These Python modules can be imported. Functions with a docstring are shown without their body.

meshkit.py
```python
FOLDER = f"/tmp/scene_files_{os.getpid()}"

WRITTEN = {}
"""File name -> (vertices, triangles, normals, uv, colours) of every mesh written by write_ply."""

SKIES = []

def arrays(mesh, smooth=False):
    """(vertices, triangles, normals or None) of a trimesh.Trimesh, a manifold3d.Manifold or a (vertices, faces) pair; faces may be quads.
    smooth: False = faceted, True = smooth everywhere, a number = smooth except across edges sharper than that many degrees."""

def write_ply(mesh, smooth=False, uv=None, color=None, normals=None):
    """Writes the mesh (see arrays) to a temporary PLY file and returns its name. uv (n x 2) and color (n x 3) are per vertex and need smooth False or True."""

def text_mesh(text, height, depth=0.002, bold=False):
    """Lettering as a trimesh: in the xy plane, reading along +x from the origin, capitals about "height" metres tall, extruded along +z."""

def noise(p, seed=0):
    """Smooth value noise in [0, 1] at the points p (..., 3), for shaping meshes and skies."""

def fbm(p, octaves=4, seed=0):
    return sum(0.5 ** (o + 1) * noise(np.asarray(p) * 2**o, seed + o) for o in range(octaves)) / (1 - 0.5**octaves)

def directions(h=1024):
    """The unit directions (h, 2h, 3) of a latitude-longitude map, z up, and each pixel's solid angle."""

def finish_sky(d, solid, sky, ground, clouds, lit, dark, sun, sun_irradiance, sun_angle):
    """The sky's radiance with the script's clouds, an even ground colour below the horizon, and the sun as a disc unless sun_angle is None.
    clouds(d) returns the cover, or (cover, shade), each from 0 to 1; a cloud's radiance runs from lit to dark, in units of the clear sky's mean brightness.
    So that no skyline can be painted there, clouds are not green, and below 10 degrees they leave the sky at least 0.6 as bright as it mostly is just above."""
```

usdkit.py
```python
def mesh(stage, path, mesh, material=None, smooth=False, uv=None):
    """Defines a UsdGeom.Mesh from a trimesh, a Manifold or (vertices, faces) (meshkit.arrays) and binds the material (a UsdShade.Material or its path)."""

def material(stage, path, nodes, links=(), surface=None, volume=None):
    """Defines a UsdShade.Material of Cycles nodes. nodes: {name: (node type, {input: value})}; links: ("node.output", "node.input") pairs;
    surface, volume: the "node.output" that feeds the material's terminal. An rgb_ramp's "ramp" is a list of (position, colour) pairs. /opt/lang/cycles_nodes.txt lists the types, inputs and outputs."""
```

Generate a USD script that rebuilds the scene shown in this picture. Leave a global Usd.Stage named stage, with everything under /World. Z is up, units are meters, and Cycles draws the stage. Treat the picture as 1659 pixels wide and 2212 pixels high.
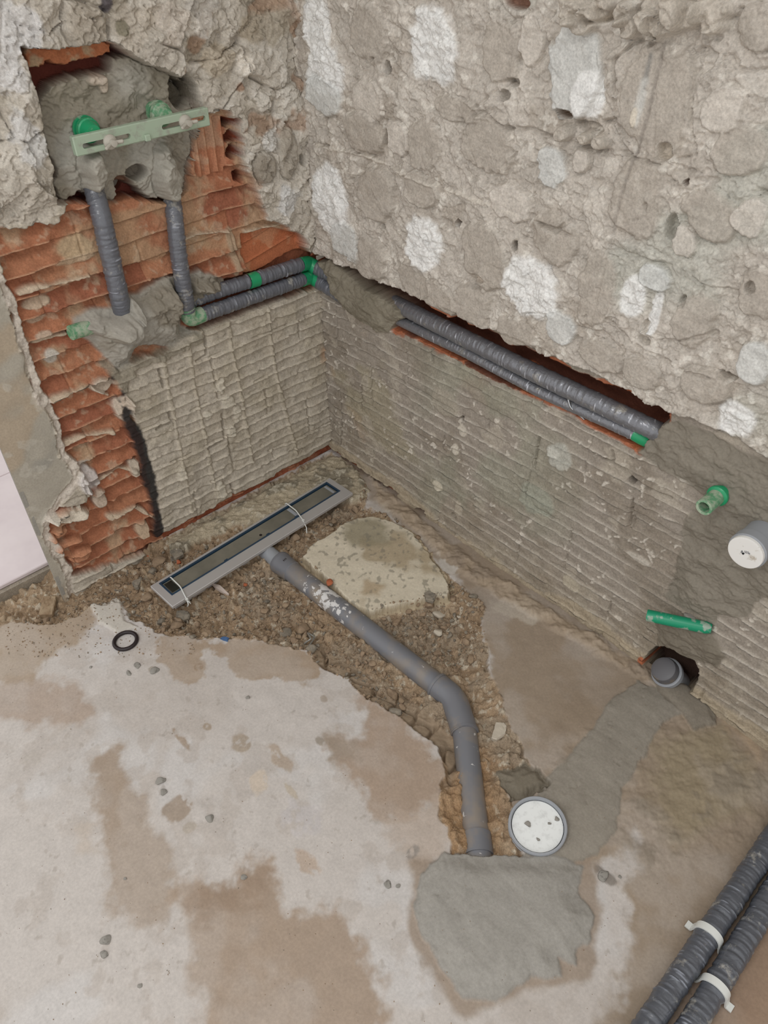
import math, numpy as np, trimesh, manifold3d as m3, usdkit, meshkit
from scipy import ndimage
from scipy.spatial import cKDTree
from pxr import Usd, UsdGeom, UsdLux, UsdShade, Gf, Sdf, Vt

stage = Usd.Stage.CreateInMemory()
UsdGeom.SetStageUpAxis(stage, 'Z'); UsdGeom.SetStageMetersPerUnit(stage, 1.0)
UsdGeom.Xform.Define(stage, '/World'); UsdGeom.Scope.Define(stage, '/World/Looks')

# ---------------------------------------------------------------- camera (solved from the vanishing points of the two walls)
IW, IH, FPX, CX, CY = 1659, 2212, 1677.0, 829.5, 1106.0
CAMH = 1.45                                                     # metres above the floor; room corner at the origin, walls at x = 0 and y = 0
def _d(v):
    a = np.array([v[0]-CX, v[1]-CY, FPX]); return a/np.linalg.norm(a)
_z = -_d((863, 3028.4)); _x = -_d((-1188.65, -322)); _x = _x-_z*(_x@_z); _x /= np.linalg.norm(_x)
RW = np.stack([_x, np.cross(_z, _x), _z])
def ray(p): return RW@np.array([(p[0]-CX)/FPX, (p[1]-CY)/FPX, 1.0])
_r = ray((716, 974)); EYE = -_r*(CAMH/-_r[2]); EYE[2] = CAMH
cam = UsdGeom.Camera.Define(stage, '/World/camera')
cam.CreateHorizontalApertureAttr(36.0); cam.CreateFocalLengthAttr(36.0*FPX/IW); cam.CreateClippingRangeAttr(Gf.Vec2f(0.05, 100))
_m = np.eye(4); _m[0, :3] = RW[:, 0]; _m[1, :3] = -RW[:, 1]; _m[2, :3] = -RW[:, 2]; _m[3, :3] = EYE
cam.AddTransformOp().Set(Gf.Matrix4d(_m.tolist()))
cam.CreateExposureAttr(0.0)

# ---------------------------------------------------------------- light: daylight filling the open room and one soft ceiling lamp, left of the camera
sky = UsdLux.DomeLight.Define(stage, '/World/daylight'); sky.CreateColorAttr(Gf.Vec3f(1.0, .995, .985)); sky.CreateIntensityAttr(0.32)
lamp = UsdLux.RectLight.Define(stage, '/World/ceiling_lamp'); lamp.CreateWidthAttr(.6); lamp.CreateHeightAttr(.6)
lamp.CreateColorAttr(Gf.Vec3f(1.0, .99, .97)); lamp.CreateIntensityAttr(16.0)
lamp.AddTranslateOp().Set(Gf.Vec3d(1.25, -2.15, 2.45))

# ---------------------------------------------------------------- helpers: prims, tags, materials
T = Sdf.ValueTypeNames
USED = {}
def numbered(parent, name):
    k = (parent, name); n = USED.get(k, 0); USED[k] = n+1
    return f'{parent}/{name}' + (f'_{n:03d}' if n else '')
def pth(p): return '/World' if p is None else str(p.GetPath())
def tag(prim, label=None, cat=None, group=None, kind=None):
    p = prim.GetPrim() if hasattr(prim, 'GetPrim') else prim
    for k, v in (('label', label), ('category', cat), ('group', group), ('kind', kind)):
        if v: p.SetCustomDataByKey(k, v)
    return p
def thing(name, label=None, cat=None, loc=(0, 0, 0), group=None, kind=None):
    x = UsdGeom.Xform.Define(stage, numbered('/World', name)); x.AddTranslateOp().Set(Gf.Vec3d(*map(float, loc)))
    return tag(x, label, cat, group, kind)
def obj(name, mesh, mat, parent=None, smooth=35, col=None):
    """One mesh; world coordinates are given, and put into the parent's frame (a translation)."""
    v, f, n = meshkit.arrays(mesh, smooth)
    if parent is not None:
        t = UsdGeom.XformCache().GetLocalToWorldTransform(parent).ExtractTranslation(); v = v-np.array(t)
    p = usdkit.mesh(stage, numbered(pth(parent), name), (v, f), None, smooth=False)
    if n is not None:
        p.CreateNormalsAttr(Vt.Vec3fArray.FromNumpy(n.astype(np.float32))); p.SetNormalsInterpolation('vertex')
    if col is not None:
        UsdGeom.PrimvarsAPI(p).CreatePrimvar('col', T.Color3fArray, 'vertex').Set(Vt.Vec3fArray.FromNumpy(np.asarray(col, np.float32)))
    UsdShade.MaterialBindingAPI.Apply(p.GetPrim()).Bind(mat)
    return p.GetPrim()
def lin(c):
    c = np.asarray(c, float)/255.0
    return np.where(c < .04045, c/12.92, ((c+.055)/1.055)**2.4)
def mat(name, nodes, links, surface='p.BSDF'):
    return usdkit.material(stage, '/World/Looks/'+name, nodes, links, surface=surface)
def earth(name, scale=260, rough=.9, bump=.5, dist=.0012, mottle=.22, spec=.25):
    """Vertex-coloured mineral surface with fine grain."""
    return mat(name, {
        'c': ('attribute', {'attribute': 'col'}), 'g': ('geometry', {}),
        'n': ('noise_texture', {'scale': scale, 'detail': 5.0, 'roughness': .62}),
        'n2': ('noise_texture', {'scale': scale*.16, 'detail': 4.0, 'roughness': .6}),
        'r': ('map_range', {'from_min': .3, 'from_max': .7, 'to_min': 1-mottle, 'to_max': 1+mottle}),
        'r2': ('map_range', {'from_min': .3, 'from_max': .7, 'to_min': 1-mottle*.55, 'to_max': 1+mottle*.55}),
        'm': ('math', {'math_type': 'multiply'}), 'h': ('vector_math', {'math_type': 'scale'}),
        'b': ('bump', {'strength': bump, 'distance': dist}),
        'p': ('principled_bsdf', {'roughness': rough, 'specular_ior_level': spec})},
        [('g.position', 'n.vector'), ('g.position', 'n2.vector'), ('n.fac', 'r.value'), ('n2.fac', 'r2.value'), ('r.result', 'm.value1'), ('r2.result', 'm.value2'),
         ('c.color', 'h.vector1'), ('m.value', 'h.scale'), ('h.vector', 'p.base_color'), ('n.fac', 'b.height'), ('b.normal', 'p.normal')])
def plain(name, c, rough=.45, metal=0.0, spec=.5, bump=0, scale=80, dirt=None, dscale=30, damt=(.55, .62), coat=0.0):
    """One-colour material; dirt = colour of blotches laid over it by noise."""
    nodes = {'g': ('geometry', {}), 'p': ('principled_bsdf', {'base_color': tuple(lin(c)), 'roughness': rough, 'metallic': metal, 'specular_ior_level': spec, 'coat_weight': coat})}
    links = []
    if bump:
        nodes |= {'n': ('noise_texture', {'scale': scale, 'detail': 4.0}), 'b': ('bump', {'strength': bump, 'distance': .001})}
        links += [('g.position', 'n.vector'), ('n.fac', 'b.height'), ('b.normal', 'p.normal')]
    if dirt is not None:
        nodes |= {'d': ('noise_texture', {'scale': dscale, 'detail': 5.0, 'roughness': .65}), 'dr': ('map_range', {'from_min': damt[0], 'from_max': damt[1], 'clamp': True}),
                  'mx': ('mix_color', {'a': tuple(lin(c)), 'b': tuple(lin(dirt))})}
        links += [('g.position', 'd.vector'), ('d.fac', 'dr.value'), ('dr.result', 'mx.fac'), ('mx.result', 'p.base_color')]
    return mat(name, nodes, links)

M_MORTAR = earth('old_mortar', 240, .92, .6, .0016, .20)
M_BRICK = earth('fired_clay', 300, .88, .45, .0010, .16)
M_RENDER = earth('fresh_cement', 210, .85, .5, .0010, .10)
M_SOIL = earth('rubble', 330, .95, .8, .0022, .30)
M_SLAB = earth('floor_screed', 190, .8, .25, .0006, .09)
M_PVC = plain('grey_pvc', (112, 113, 118), .42, dirt=(138, 126, 112), dscale=16, damt=(.46, .72), bump=.15)
M_PVC2 = plain('grey_pvc_light', (150, 153, 158), .4, bump=.1)
def sleeve_mat(name, rough, metal, bs):
    return mat(name, {'g': ('geometry', {}), 'c': ('attribute', {'attribute': 'col'}), 'n': ('noise_texture', {'scale': bs, 'detail': 4.0, 'distortion': 1.0}), 'b': ('bump', {'strength': .5, 'distance': .0025}),
        'd': ('noise_texture', {'scale': 26.0, 'detail': 6.0, 'roughness': .7}), 'dr': ('map_range', {'from_min': .57, 'from_max': .68, 'clamp': True}), 'mx': ('mix_color', {'b': tuple(lin((160, 157, 150)))}),
        'p': ('principled_bsdf', {'roughness': rough, 'specular_ior_level': .7, 'metallic': metal})},
        [('g.position', 'n.vector'), ('g.position', 'd.vector'), ('n.fac', 'b.height'), ('b.normal', 'p.normal'), ('d.fac', 'dr.value'), ('dr.result', 'mx.fac'), ('c.color', 'mx.a'), ('mx.result', 'p.base_color')])
M_FOAM = sleeve_mat('foil_sleeve', .3, 0.0, 70.0)
M_FOIL = sleeve_mat('shiny_foil', .26, .35, 95.0)
M_GREEN = plain('green_plastic', (34, 150, 100), .35, dirt=(150, 170, 150), dscale=35, damt=(.6, .68))
M_GREEN2 = plain('dusty_green_plastic', (96, 150, 112), .55, dirt=(165, 178, 155), dscale=60, damt=(.42, .58))
M_BAR = plain('pale_green_plastic', (164, 180, 158), .5, dirt=(150, 150, 138), dscale=45, damt=(.5, .7))
M_BOLT = plain('cement_smeared_plastic', (178, 172, 160), .7, bump=.5)
M_STEEL = plain('zinc_steel', (190, 192, 195), .25, metal=1.0)
M_BRUSHED = plain('brushed_steel', (186, 183, 181), .45, metal=.35, bump=.05, scale=300)
M_GLASSY = plain('dark_insert', (124, 120, 108), .3, spec=.5, dirt=(98, 96, 86), dscale=9, damt=(.4, .7))
M_NAVY = plain('blue_film', (40, 62, 82), .2, spec=.7)
M_CLEAR = mat('clear_film', {'t': ('transparent_bsdf', {'color': (.93, .95, .96)}), 'gl': ('glossy_bsdf', {'color': (1, 1, 1), 'roughness': .08}), 'f': ('fresnel', {'IOR': 1.45}), 'x': ('mix_closure', {})},
    [('t.BSDF', 'x.closure1'), ('gl.BSDF', 'x.closure2'), ('f.fac', 'x.fac')], 'x.closure')
M_WHITE = plain('white_plastic', (226, 228, 226), .4, dirt=(205, 206, 204), dscale=70, damt=(.5, .7))
M_CAPW = plain('dusty_white_plastic', (230, 228, 224), .5, dirt=(186, 176, 162), dscale=40, damt=(.58, .68))
M_TIE = plain('white_nylon', (218, 220, 216), .35)
M_BLACK = plain('black_rubber', (34, 24, 26), .5)
M_INK = plain('grey_print', (136, 136, 138), .7)
M_TILE = plain('lilac_tile', (212, 200, 200), .3, dirt=(203, 190, 191), dscale=6, damt=(.4, .65))
M_SHARD = plain('pale_shard', (205, 190, 180), .7, bump=.3)
M_REDBIT = plain('red_clay_bit', (165, 92, 60), .9, bump=.6, dirt=(150, 120, 98), dscale=60)
M_BLUE = plain('blue_scrap_plastic', (66, 98, 140), .6, bump=.4)
M_CHIP = plain('grey_chip', (142, 138, 131), .95, bump=.7, dirt=(118, 114, 108), dscale=120)
M_CLOD = plain('brown_clod', (156, 135, 111), .95, bump=.9, scale=150, dirt=(130, 110, 90), dscale=70, damt=(.4, .65))
M_CLOD2 = plain('grey_clod', (144, 134, 119), .95, bump=.9, scale=150, dirt=(112, 106, 96), dscale=70, damt=(.4, .65))
M_PALE = plain('pale_clod', (186, 176, 160), .95, bump=.9, scale=150)
M_WOODY = plain('brown_offcut', (158, 138, 112), .85, bump=.4, dirt=(128, 104, 78), dscale=30, damt=(.42, .62))
M_ZINC = plain('dull_wire', (158, 156, 150), .5, metal=.5)

# ---------------------------------------------------------------- surfaces modelled as relief over a plane
def ss(x, a, b):
    t = np.clip((x-a)/(b-a), 0, 1); return t*t*(3-2*t)
def terr(x, k, w=.22):
    f = np.floor(x*k); return (f+ss(x*k-f, 0, w))/k                  # broken ledges
class Surf:
    def __init__(s, kind, u0, u1, v0, v1, step):
        s.kind, s.u0, s.v0, s.step = kind, u0, v0, step
        s.nu, s.nv = int((u1-u0)/step)+1, int((v1-v0)/step)+1
        s.U, s.V = np.meshgrid(u0+np.arange(s.nu)*step, v0+np.arange(s.nv)*step, indexing='ij')
        s.h = np.zeros_like(s.U); s.col = np.ones(s.U.shape+(3,)); s.id = np.zeros(s.U.shape, int); s.pieces = {}; s.seed = {'left': 11, 'right': 22, 'floor': 33}[kind]
    def world(s, u, v, h):
        return np.stack([h, -u, v] if s.kind == 'left' else [u, -h, v] if s.kind == 'right' else [u, -v, h], -1)
    def uv(s, p, h=0.0):
        r = ray(p); k = {'left': 0, 'right': 1, 'floor': 2}[s.kind]
        w = EYE+r*(((-h if s.kind == 'right' else h)-EYE[k])/r[k])
        return (-w[1], w[2]) if s.kind == 'left' else (w[0], w[2]) if s.kind == 'right' else (w[0], -w[1])
    def poly(s, pts, h=0.0): return np.array([s.uv(p, h) for p in pts])
    def noise(s, size, seed, sv=None):
        """Smooth noise of zero mean, about -1..1, with features of the given size (metres); sv = size along v."""
        sv = sv or size; rng = np.random.default_rng(s.seed*1000+seed)
        nu, nv = int(s.nu*s.step/size)+5, int(s.nv*s.step/sv)+5; a = rng.uniform(-1, 1, (nu, nv))
        def wts(x, n):                                           # cubic (Catmull-Rom) weights: the grid is regular, so the interpolation is two matrix products
            i = np.floor(x).astype(int); t = x-i; w = np.zeros((len(x), n)); r = np.arange(len(x))
            for o, c in ((-1, ((-t+2)*t-1)*t/2), (0, ((3*t-5)*t)*t/2+1), (1, ((-3*t+4)*t+1)*t/2), (2, (t-1)*t*t/2)): w[r, np.clip(i+o, 0, n-1)] += c
            return w
        return wts(np.arange(s.nu)*s.step/size+1.5, nu)@a@wts(np.arange(s.nv)*s.step/sv+1.5, nv).T
    def fbm(s, size, seed, octaves=4, gain=.55, sv=None):
        out, w, tot = 0, 1.0, 0
        for o in range(octaves):
            if size/2**o < s.step*1.2: break
            out = out+w*s.noise(size/2**o, seed*17+o, sv and sv/2**o); tot += w; w *= gain
        return out/tot*1.6
    def sd(s, poly, far=.25):
        """Signed distance to a polygon in (u, v): positive inside."""
        P = np.asarray(poly); d = np.full(s.U.shape, -far); lo, hi = P.min(0)-far, P.max(0)+far
        i0, i1 = [int(np.clip((x-s.u0)/s.step, 0, s.nu)) for x in (lo[0], hi[0])]; j0, j1 = [int(np.clip((x-s.v0)/s.step, 0, s.nv)) for x in (lo[1], hi[1])]
        if i1 <= i0 or j1 <= j0: return d
        u, v = s.U[i0:i1, j0:j1], s.V[i0:i1, j0:j1]; best = np.full(u.shape, 1e9); ins = np.zeros(u.shape, bool)
        for a, b in zip(P, np.roll(P, -1, 0)):
            e = b-a; t = np.clip(((u-a[0])*e[0]+(v-a[1])*e[1])/max(e@e, 1e-12), 0, 1)
            best = np.minimum(best, (u-a[0]-t*e[0])**2+(v-a[1]-t*e[1])**2)
            if a[1] != b[1]: ins ^= ((v > a[1]) != (v > b[1])) & (u < a[0]+(v-a[1])/(b[1]-a[1])*e[0])
        d[i0:i1, j0:j1] = np.where(ins, 1, -1)*np.minimum(np.sqrt(best), far); return d
    def line(s, pts, far=.08):
        P = np.asarray(pts); d = np.full(s.U.shape, far); lo, hi = P.min(0)-far, P.max(0)+far
        i0, i1 = [int(np.clip((x-s.u0)/s.step, 0, s.nu)) for x in (lo[0], hi[0])]; j0, j1 = [int(np.clip((x-s.v0)/s.step, 0, s.nv)) for x in (lo[1], hi[1])]
        if i1 <= i0 or j1 <= j0: return d
        u, v = s.U[i0:i1, j0:j1], s.V[i0:i1, j0:j1]; best = np.full(u.shape, far*far)
        for a, b in zip(P[:-1], P[1:]):
            e = b-a; t = np.clip(((u-a[0])*e[0]+(v-a[1])*e[1])/max(e@e, 1e-12), 0, 1)
            best = np.minimum(best, (u-a[0]-t*e[0])**2+(v-a[1]-t*e[1])**2)
        d[i0:i1, j0:j1] = np.sqrt(best); return d
    def paint(s, m, c, a=1.0):
        m = np.clip(m, 0, 1)[..., None]*a; s.col = s.col*(1-m)+m*lin(c)
    def cells(s, size, seed, jitter=1.0, au=1.0):
        """Voronoi cells: (cell number, distance to the cell edge)."""
        rng = np.random.default_rng(s.seed*77+seed); n = int(s.nu*s.step/(size*au))+3, int(s.nv*s.step/size)+3
        g = np.stack(np.meshgrid(np.arange(n[0])-1., np.arange(n[1])-1., indexing='ij'), -1)+rng.uniform(-.5, .5, n+(2,))*jitter+.5
        q = np.stack([(s.U-s.u0)/(size*au)+.12*s.noise(size*.6, seed+5), (s.V-s.v0)/size+.12*s.noise(size*.6, seed+6)], -1)
        d, k = cKDTree(g.reshape(-1, 2)).query(q.reshape(-1, 2), k=2)
        return k[:, 0].reshape(s.U.shape), ((d[:, 1]-d[:, 0])*size/2).reshape(s.U.shape)
    def claim(s, mask, name, parent=None, mat=None, label=None):
        n = len(s.pieces)+1; s.id[mask] = n; s.pieces[n] = (name, parent, mat, label); return n
    def build(s, base, base_name, base_mat, flip=False, least=30):
        """Writes the relief: every claimed piece as its own mesh (their borders fit exactly), the rest as one mesh."""
        P = s.world(s.U, s.V, s.h).reshape(-1, 3); C = s.col.reshape(-1, 3)
        du, dv = np.gradient(P.reshape(s.U.shape+(3,)), axis=0), np.gradient(P.reshape(s.U.shape+(3,)), axis=1)
        N = np.cross(du, dv).reshape(-1, 3); N /= np.linalg.norm(N, axis=1, keepdims=True)+1e-12
        out = {'left': (1, 0, 0), 'right': (0, -1, 0), 'floor': (0, 0, 1)}[s.kind]
        if (N@np.array(out)).mean() < 0: N = -N
        k = np.arange(s.nu*s.nv).reshape(s.nu, s.nv); a, b, c, d = k[:-1, :-1].ravel(), k[1:, :-1].ravel(), k[1:, 1:].ravel(), k[:-1, 1:].ravel()
        f = np.concatenate([np.stack([a, b, c], 1), np.stack([a, c, d], 1)])
        if (np.cross(P[f[:500, 1]]-P[f[:500, 0]], P[f[:500, 2]]-P[f[:500, 0]])@np.array(out)).mean() < 0: f = f[:, ::-1]
        g = np.concatenate([np.maximum(s.id.ravel()[a], 0)]*2); cnt = np.bincount(g, minlength=len(s.pieces)+1)
        g = np.where(cnt[g] < least, 0, g); hide = np.concatenate([(s.id.ravel()[[a, b, c, d]] < 0).any(0)]*2); f, g = f[~hide], g[~hide]
        order = np.argsort(g, kind='stable'); f, g = f[order], g[order]; bounds = np.searchsorted(g, np.arange(len(s.pieces)+2))
        for n in range(len(s.pieces)+1):
            ff = f[bounds[n]:bounds[n+1]]
            if not len(ff): continue
            name, parent, mt, label = (base_name, None, None, None) if n == 0 else s.pieces[n]
            parent = parent or base; idx, inv = np.unique(ff, return_inverse=True); top = parent == 'top'
            v = P[idx]
            if not top: v = v-np.array(UsdGeom.Xformable(parent).GetLocalTransformation().ExtractTranslation())
            p = usdkit.mesh(stage, numbered('/World' if top else pth(parent), name), (v, inv.reshape(-1, 3)))
            p.CreateNormalsAttr(Vt.Vec3fArray.FromNumpy(N[idx].astype(np.float32))); p.SetNormalsInterpolation('vertex')
            UsdGeom.PrimvarsAPI(p).CreatePrimvar('col', T.Color3fArray, 'vertex').Set(Vt.Vec3fArray.FromNumpy(C[idx].astype(np.float32)))
            UsdShade.MaterialBindingAPI.Apply(p.GetPrim()).Bind(mt or base_mat)
            if isinstance(label, dict): tag(p, **label)
            elif label: tag(p, label)

# ================================================================ left wall (plane x = 0, runs from the corner to the door opening)
wl = thing('wall_left', 'stripped brick wall on the left with shower valve chase and red clay bricks showing', 'wall', kind='structure')
L = Surf('left', -.03, .892, -.06, 1.34, .0022)
U, V = L.U, L.V
n1, n2, n3, n4 = L.fbm(.10, 1), L.fbm(.035, 2), L.fbm(.014, 3, 3), L.fbm(.30, 4, 3)
rag = .006*L.fbm(.03, 5)+.003*n3
# ribbed, mortar-coated lower bricks
per = .0305
vv = V+.0025*L.noise(.05, 6)+.004*n4
ph = (vv/per) % 1
rib = np.exp(-((ph-.5)/.11)**2)*ss(L.fbm(.05, 7)+.8, 0, .5)
h = .0072*rib-.0035*ss(ph, .0, .42)*(ph < .5)+.0018*n2+.0012*n3+.0035*n1+.002*terr(L.fbm(.05, 40)+.5, 3)
col = lambda c: np.broadcast_to(lin(c), U.shape+(3,)).copy()
L.col = col((180, 171, 157))
L.paint(rib*.8, (204, 194, 177)); L.paint(ss(n1, -.1, .7), (168, 158, 140), .7); L.paint(ss(L.fbm(.08, 8), .25, .6), (176, 166, 150), .7)
L.paint(ss(L.fbm(.12, 9), .3, .7)*ss(V, .1, .4)*ss(-U, -.2, 0), (178, 146, 118), .8)
# bricks: running bond, four ribs to a course
CH, CL = per*4, .268
row = np.floor((vv+.012)/CH).astype(int); un = U+.05+.134*(row % 2)+.01*L.noise(.3, 10)
colm = np.floor(un/CL).astype(int); joint = np.minimum(np.abs((un/CL) % 1-.0)*CL, np.abs(1-(un/CL) % 1)*CL); vj = np.minimum(((vv+.012)/CH) % 1, 1-((vv+.012)/CH) % 1)*CH
jm = np.maximum(ss(-joint, -.004, 0)*ss(L.fbm(.06, 11), -.25, .15), ss(-vj, -.004, 0)*ss(L.fbm(.07, 12), .05, .3))
h -= .007*jm
for px in ([(487, 640), (500, 760), (520, 860), (545, 1000)], [(405, 745), (425, 860), (445, 960), (470, 1080)], [(575, 640), (590, 780), (600, 830), (640, 980)], [(350, 770), (375, 900), (395, 1010), (415, 1110)]):
    d = L.line(L.poly(px))+.004*n2
    r = ss(-d, -.007, -.001); h += .0045*r; L.paint(r, (178, 168, 150), .6)
for px in ([(441, 711), (446, 765), (425, 780)], [(480, 895), (484, 950), (450, 968)], [(366, 890), (370, 910), (340, 928)], [(345, 800), (353, 835)], [(500, 1045), (505, 1070)]):
    d = L.line(L.poly(px)); h -= .012*ss(-d, -.005, 0)
for px, r in (((490, 870), .02), ((510, 900), .022), ((475, 835), .016), ((447, 898), .012), ((500, 925), .014), ((390, 1020), .014), ((480, 1060), .02)):
    c = L.uv(px); m = ss(1-np.hypot((U-c[0])/r, (V-c[1])/(r*1.3))+.5*n2, 0, .3); h += .006*m; L.paint(m, (196, 188, 172), .8)
RIBS = h.copy()
BRICKN = [(r_, c_) for r_ in range(-1, 8) for c_ in range(-1, 6)]
ribreg = L.sd(L.poly([(258, 770), (285, 905), (300, 960), (320, 1080), (352, 1168), (716, 985), (730, 960), (695, 600), (430, 700), (380, 735), (300, 765)]))+rag > 0
for r_, c_ in BRICKN:
    m = ribreg & (row == r_) & (colm == c_)
    if m.any(): L.claim(m, 'brick', wl)
# brick-red strip along the foot of the wall, chipped
foot = ss(-(V-.024-.005*n2-.004*L.noise(.12, 13)), -.003, .002)*ss(L.fbm(.14, 14)+.9, 0, .25)*(U < .62)
h -= .012*foot; L.paint(foot, (146, 84, 60)); L.paint(foot*ss(n2, .1, .5), (170, 120, 92), .7)
# old mortar over the upper wall: lumpy, cracked, flaking
cid, ce = L.cells(.10, 1); cid2, ce2 = L.cells(.035, 2)
rng = np.random.default_rng(5); lv = rng.uniform(-1, 1, cid.max()+1); lv2 = rng.uniform(-1, 1, cid2.max()+1); tilt = rng.normal(0, 1, (cid.max()+1, 2))
cu, cv = ndimage.mean(U, cid, np.arange(cid.max()+1)), ndimage.mean(V, cid, np.arange(cid.max()+1))
hu = .006+.013*terr(L.fbm(.09, 41)+.22*n3, 3, .10)+.004*n1+.0016*n2+.0010*n3+.006*lv[cid]+.0026*lv2[cid2]+.05*(tilt[cid, 0]*(U-cu[cid])+tilt[cid, 1]*(V-cv[cid]))
hu -= .012*ss(-ce, -.0025, 0)*ss(L.fbm(.1, 15), .15, .4)+.003*ss(-ce2, -.003, 0)*ss(L.fbm(.1, 16), .2, .5)
up = ss(L.sd(np.array([(.95, .80), (.95, 1.45)]+[tuple(q_) for q_ in L.poly([(700, -90), (700, 470), (655, 560), (640, 505), (575, 480), (540, 430), (520, 300), (480, 245), (435, 250), (320, 330), (140, 440), (105, 485), (-60, 515)], .005)]))+rag, -.004, .004)
upm = up > .5
cc = col((190, 182, 170)); L.col = np.where(upm[..., None], cc, L.col)
L.paint(up*ss(n1, -.2, .6), (174, 165, 151), .8); L.paint(up*ss(lv[cid]+.8*n1, .5, 1.0), (206, 199, 188), .8); L.paint(up*ss(lv2[cid2]+n2, .6, 1.2), (214, 208, 198), .6)
L.paint(up*ss(-lv[cid]+.6*n1, .7, 1.1), (154, 145, 130), .7); L.paint(up*ss(L.fbm(.09, 17), .42, .6)*(U < .35), (158, 124, 98), .6)
for px, r, c in (((45, 60), .06, (208, 205, 202)), ((20, 140), .04, (212, 209, 206)), ((70, 330), .035, (212, 210, 206)), ((45, 280), .03, (206, 203, 199)), ((55, 440), .02, (196, 188, 176)), ((440, 35), .05, (192, 186, 177)), ((415, 60), .02, (216, 209, 198)),
                 ((535, 145), .022, (222, 214, 202)), ((585, 305), .02, (206, 202, 195)), ((540, 60), .03, (162, 150, 132)), ((470, 130), .03, (184, 172, 154)), ((620, 430), .04, (205, 203, 200)), ((520, 190), .012, (150, 120, 98)), ((310, 60), .05, (190, 180, 166)),
                 ((350, 110), .035, (186, 178, 166)), ((370, 40), .03, (196, 186, 174)), ((590, 60), .03, (168, 158, 142)), ((560, 370), .03, (150, 141, 128)), ((225, 8), .014, (84, 78, 84)), ((265, 60), .012, (128, 122, 104))):
    c0 = L.uv(px, .01); L.paint(up*ss(1-np.hypot((U-c0[0])/r, (V-c0[1])/r)+.45*n2+.4*n1, .0, .35), c, .9)
h = h*(1-up)+hu*up
for k in np.unique(cid[upm]): L.claim(upm & (cid == k), 'mortar_lump', wl)
# individually recognisable flakes and lumps
def lump(S, px, rx, ry, dh, c=None, name=None, parent=None, ang=0, hh=.01, edge=.25, am=.9, crack=0.0, label=None, pw=2.0, flat=None):
    u0, v0 = S.uv(px, hh); w = 1.5*max(rx, ry)+.004
    i0, i1 = [int(np.clip((x-S.u0)/S.step, 0, S.nu)) for x in (u0-w, u0+w)]; j0, j1 = [int(np.clip((x-S.v0)/S.step, 0, S.nv)) for x in (v0-w, v0+w)]
    if i1 <= i0 or j1 <= j0: return
    W_ = np.s_[i0:i1, j0:j1]; du, dv = S.U[W_]-u0, S.V[W_]-v0; ca, sa = math.cos(ang), math.sin(ang)
    q = (np.abs((du*ca+dv*sa)/rx)**pw+np.abs((-du*sa+dv*ca)/ry)**pw)**(1/pw); s_ = 1-q+.16*S._n2[W_]+.10*S._n1[W_]
    m = ss(s_, 0, edge); 
    if flat is not None: S._h[W_] += (flat-S._h[W_])*.75*ss(s_, .02, .25)
    S._h[W_] += dh*m
    if crack: S._h[W_] -= crack*ss(-np.abs(s_), -.10, -.02)
    if c is not None: k = np.clip(m, 0, 1)[..., None]*am; S.col[W_] = S.col[W_]*(1-k)+k*lin(c)
    if name: n = len(S.pieces)+1; S.id[W_][s_ > .04] = n; S.pieces[n] = (name, parent, None, label)
L._n1, L._n2, L._h = n1, n2, h
lump(L, (185, 60), .045, .045, .012, (172, 162, 148), 'mortar_lump', wl, crack=.008); lump(L, (70, 20), .05, .03, .008, None); lump(L, (62, 300), .045, .10, .010, None, 'plaster_patch', wl, label='pale plaster left beside the valve recess')
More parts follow.
